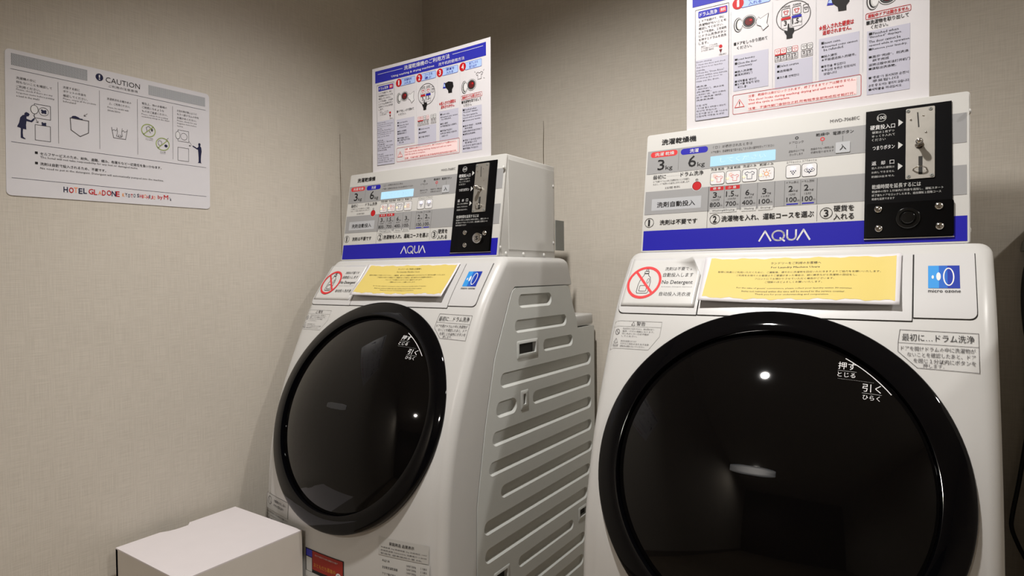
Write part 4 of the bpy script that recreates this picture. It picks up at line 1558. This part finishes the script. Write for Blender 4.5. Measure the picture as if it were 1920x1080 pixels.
# footer in mixed colours and sizes
cs = ['navy', 'red', 'or', 'navy', 'navy', None, 'red', 'red', 'or', 'red', None, 'red', 'navy', 'red']
xs = [98, 108, 117.5, 126, 135, 0, 145, 155.5, 164, 171.5, 0, 181, 191, 200]
ws = [7.5, 8.5, 6.5, 7, 6.5, 0, 9, 6, 6.5, 7, 0, 9, 8.5, 7]
for ch, c, x, w in zip('HOTEL GLAD ONE', cs, xs, ws):
    if c:
        yo = random.uniform(-1, 1)
        hh = 11.5 if ch != 'A' else 8.5
        P.text(c, x, 15 + yo, x + w, 15 + yo + hh, ch, 0.02)
x = 213
for ch, c in zip('KYOTO SHICHIJO', ['orange', 'navy', 'navy', 'red', 'teal', None, 'navy', 'red', 'red', 'or', 'red', 'navy', 'red', 'or']):
    if c:
        yo = random.uniform(-1.2, 1.2)
        P.text(c, x, 15 + yo, x + (4.6 if ch != 'I' else 1.8), 15 + yo + 8.0, ch, 0.012)
        x += 5.9 if ch != 'I' else 3.4
    else:
        x += 2.0
P.text('red', 291, 14, 302, 25, 'by', 0.012)
P.text('red', 305, 16.5, 315, 26.5, 'M', 0.02)
P.text('navy', 318, 14, 322, 22, "'s", 0.012)
P.build(t, 'sign_print')

# ------------------------------------------------------------------ white box in the corner by the left machine
BX0, BX1, BY0, BY1, BZ = 0.037, 0.308, -0.4215, -0.137, 0.39
t = empty('storage_box', ((BX0 + BX1) / 2, (BY0 + BY1) / 2, 0), 'plain white box with a finger notch, standing before the left washer-dryer', 'box')
ox, oy = (BX0 + BX1) / 2, (BY0 + BY1) / 2
hw, hd = (BX1 - BX0) / 2, (BY1 - BY0) / 2
bm = bmesh.new()
ny0, ny1 = -0.044, 0.018   # notch on the wall side
th = 0.003
# lid: top plate with a shallow thumb notch towards the wall, and a deep skirt
out = [(-hw, -hd), (hw, -hd), (hw, hd), (-hw, hd), (-hw, ny1 + 0.004), (-hw + 0.004, ny1 + 0.002), (-hw + 0.0125, ny1 - 0.004), (-hw + 0.0145, ny1 - 0.012), (-hw + 0.0135, ny0 + 0.028), (-hw + 0.009, ny0 + 0.012), (-hw + 0.003, ny0 + 0.002), (-hw, ny0 - 0.004)]
plate(bm, out, lambda x, y, h: Vector((x, y, h)), BZ - th, BZ)
obj('lid', bm, M_CARTON, t)
bm = bmesh.new()
box(bm, (-hw + 0.0006, -hd, 0), (-hw + 0.009, -hd + 0.004, BZ - th))
box(bm, (-hw, -hd, 0), (hw, -hd + th, BZ - th))
box(bm, (hw - th, -hd + th, 0), (hw, hd - th, BZ - th))
box(bm, (-hw, hd - th, 0), (hw, hd, BZ - th))
box(bm, (-hw, -hd + th, 0), (-hw + th, ny0, BZ - th))
box(bm, (-hw, ny1, 0), (-hw + th, hd - th, BZ - th))
box(bm, (-hw, ny0, 0), (-hw + th, ny1, BZ - 0.04))
box(bm, (-hw + th, -hd + th, 0), (hw - th, hd - th, 0.004))
obj('box_body', bm, M_CARTON2, t)

# ------------------------------------------------------------------ right edge: cord and cable duct on the back wall
t = empty('power_cord', (1.70, D - 0.03, 1.0), 'black cord hanging in a bend on the back wall at the far right', 'cord')
bm = bmesh.new()
ctrl = [(1.712, D - 0.03, 1.04), (1.697, D - 0.028, 0.98), (1.695, D - 0.03, 0.90), (1.706, D - 0.035, 0.78), (1.705, D - 0.04, 0.68), (1.690, D - 0.045, 0.55), (1.678, D - 0.05, 0.47), (1.678, D - 0.05, 0.44), (1.690, D - 0.05, 0.405),
        (1.712, D - 0.045, 0.35), (1.728, D - 0.04, 0.25), (1.73, D - 0.04, 0.1), (1.73, D - 0.04, 0.01)]
dense = []
V = [Vector(c) for c in ctrl]
for i in range(len(V) - 1):
    p0, p1, p2, p3 = V[max(0, i - 1)], V[i], V[i + 1], V[min(len(V) - 1, i + 2)]
    for k in range(6):
        s_ = k / 6
        dense.append(0.5 * ((2 * p1) + (p2 - p0) * s_ + (2 * p0 - 5 * p1 + 4 * p2 - p3) * s_**2 + (3 * p1 - p0 - 3 * p2 + p3) * s_**3) - Vector((1.70, D - 0.03, 1.0)))
tube(bm, dense, 0.0042, 10)
obj('cord_sleeve', bm, M_CORD, t, smooth=60)
bm = bmesh.new()
plate(bm, [(-0.0085, 0.026), (-0.006, 0.043), (0.003, 0.062), (0.012, 0.085), (0.042, 0.085), (0.042, 0.026), (0.02, 0.022)], lambda a, b, h: Vector((a, h, b)), -0.035, 0.029)
tag(obj('cable_duct', bm, M_GREYP), 'small grey cable box on the back wall at the photo right edge', 'cable box').location = (1.70, D - 0.03, 1.0)
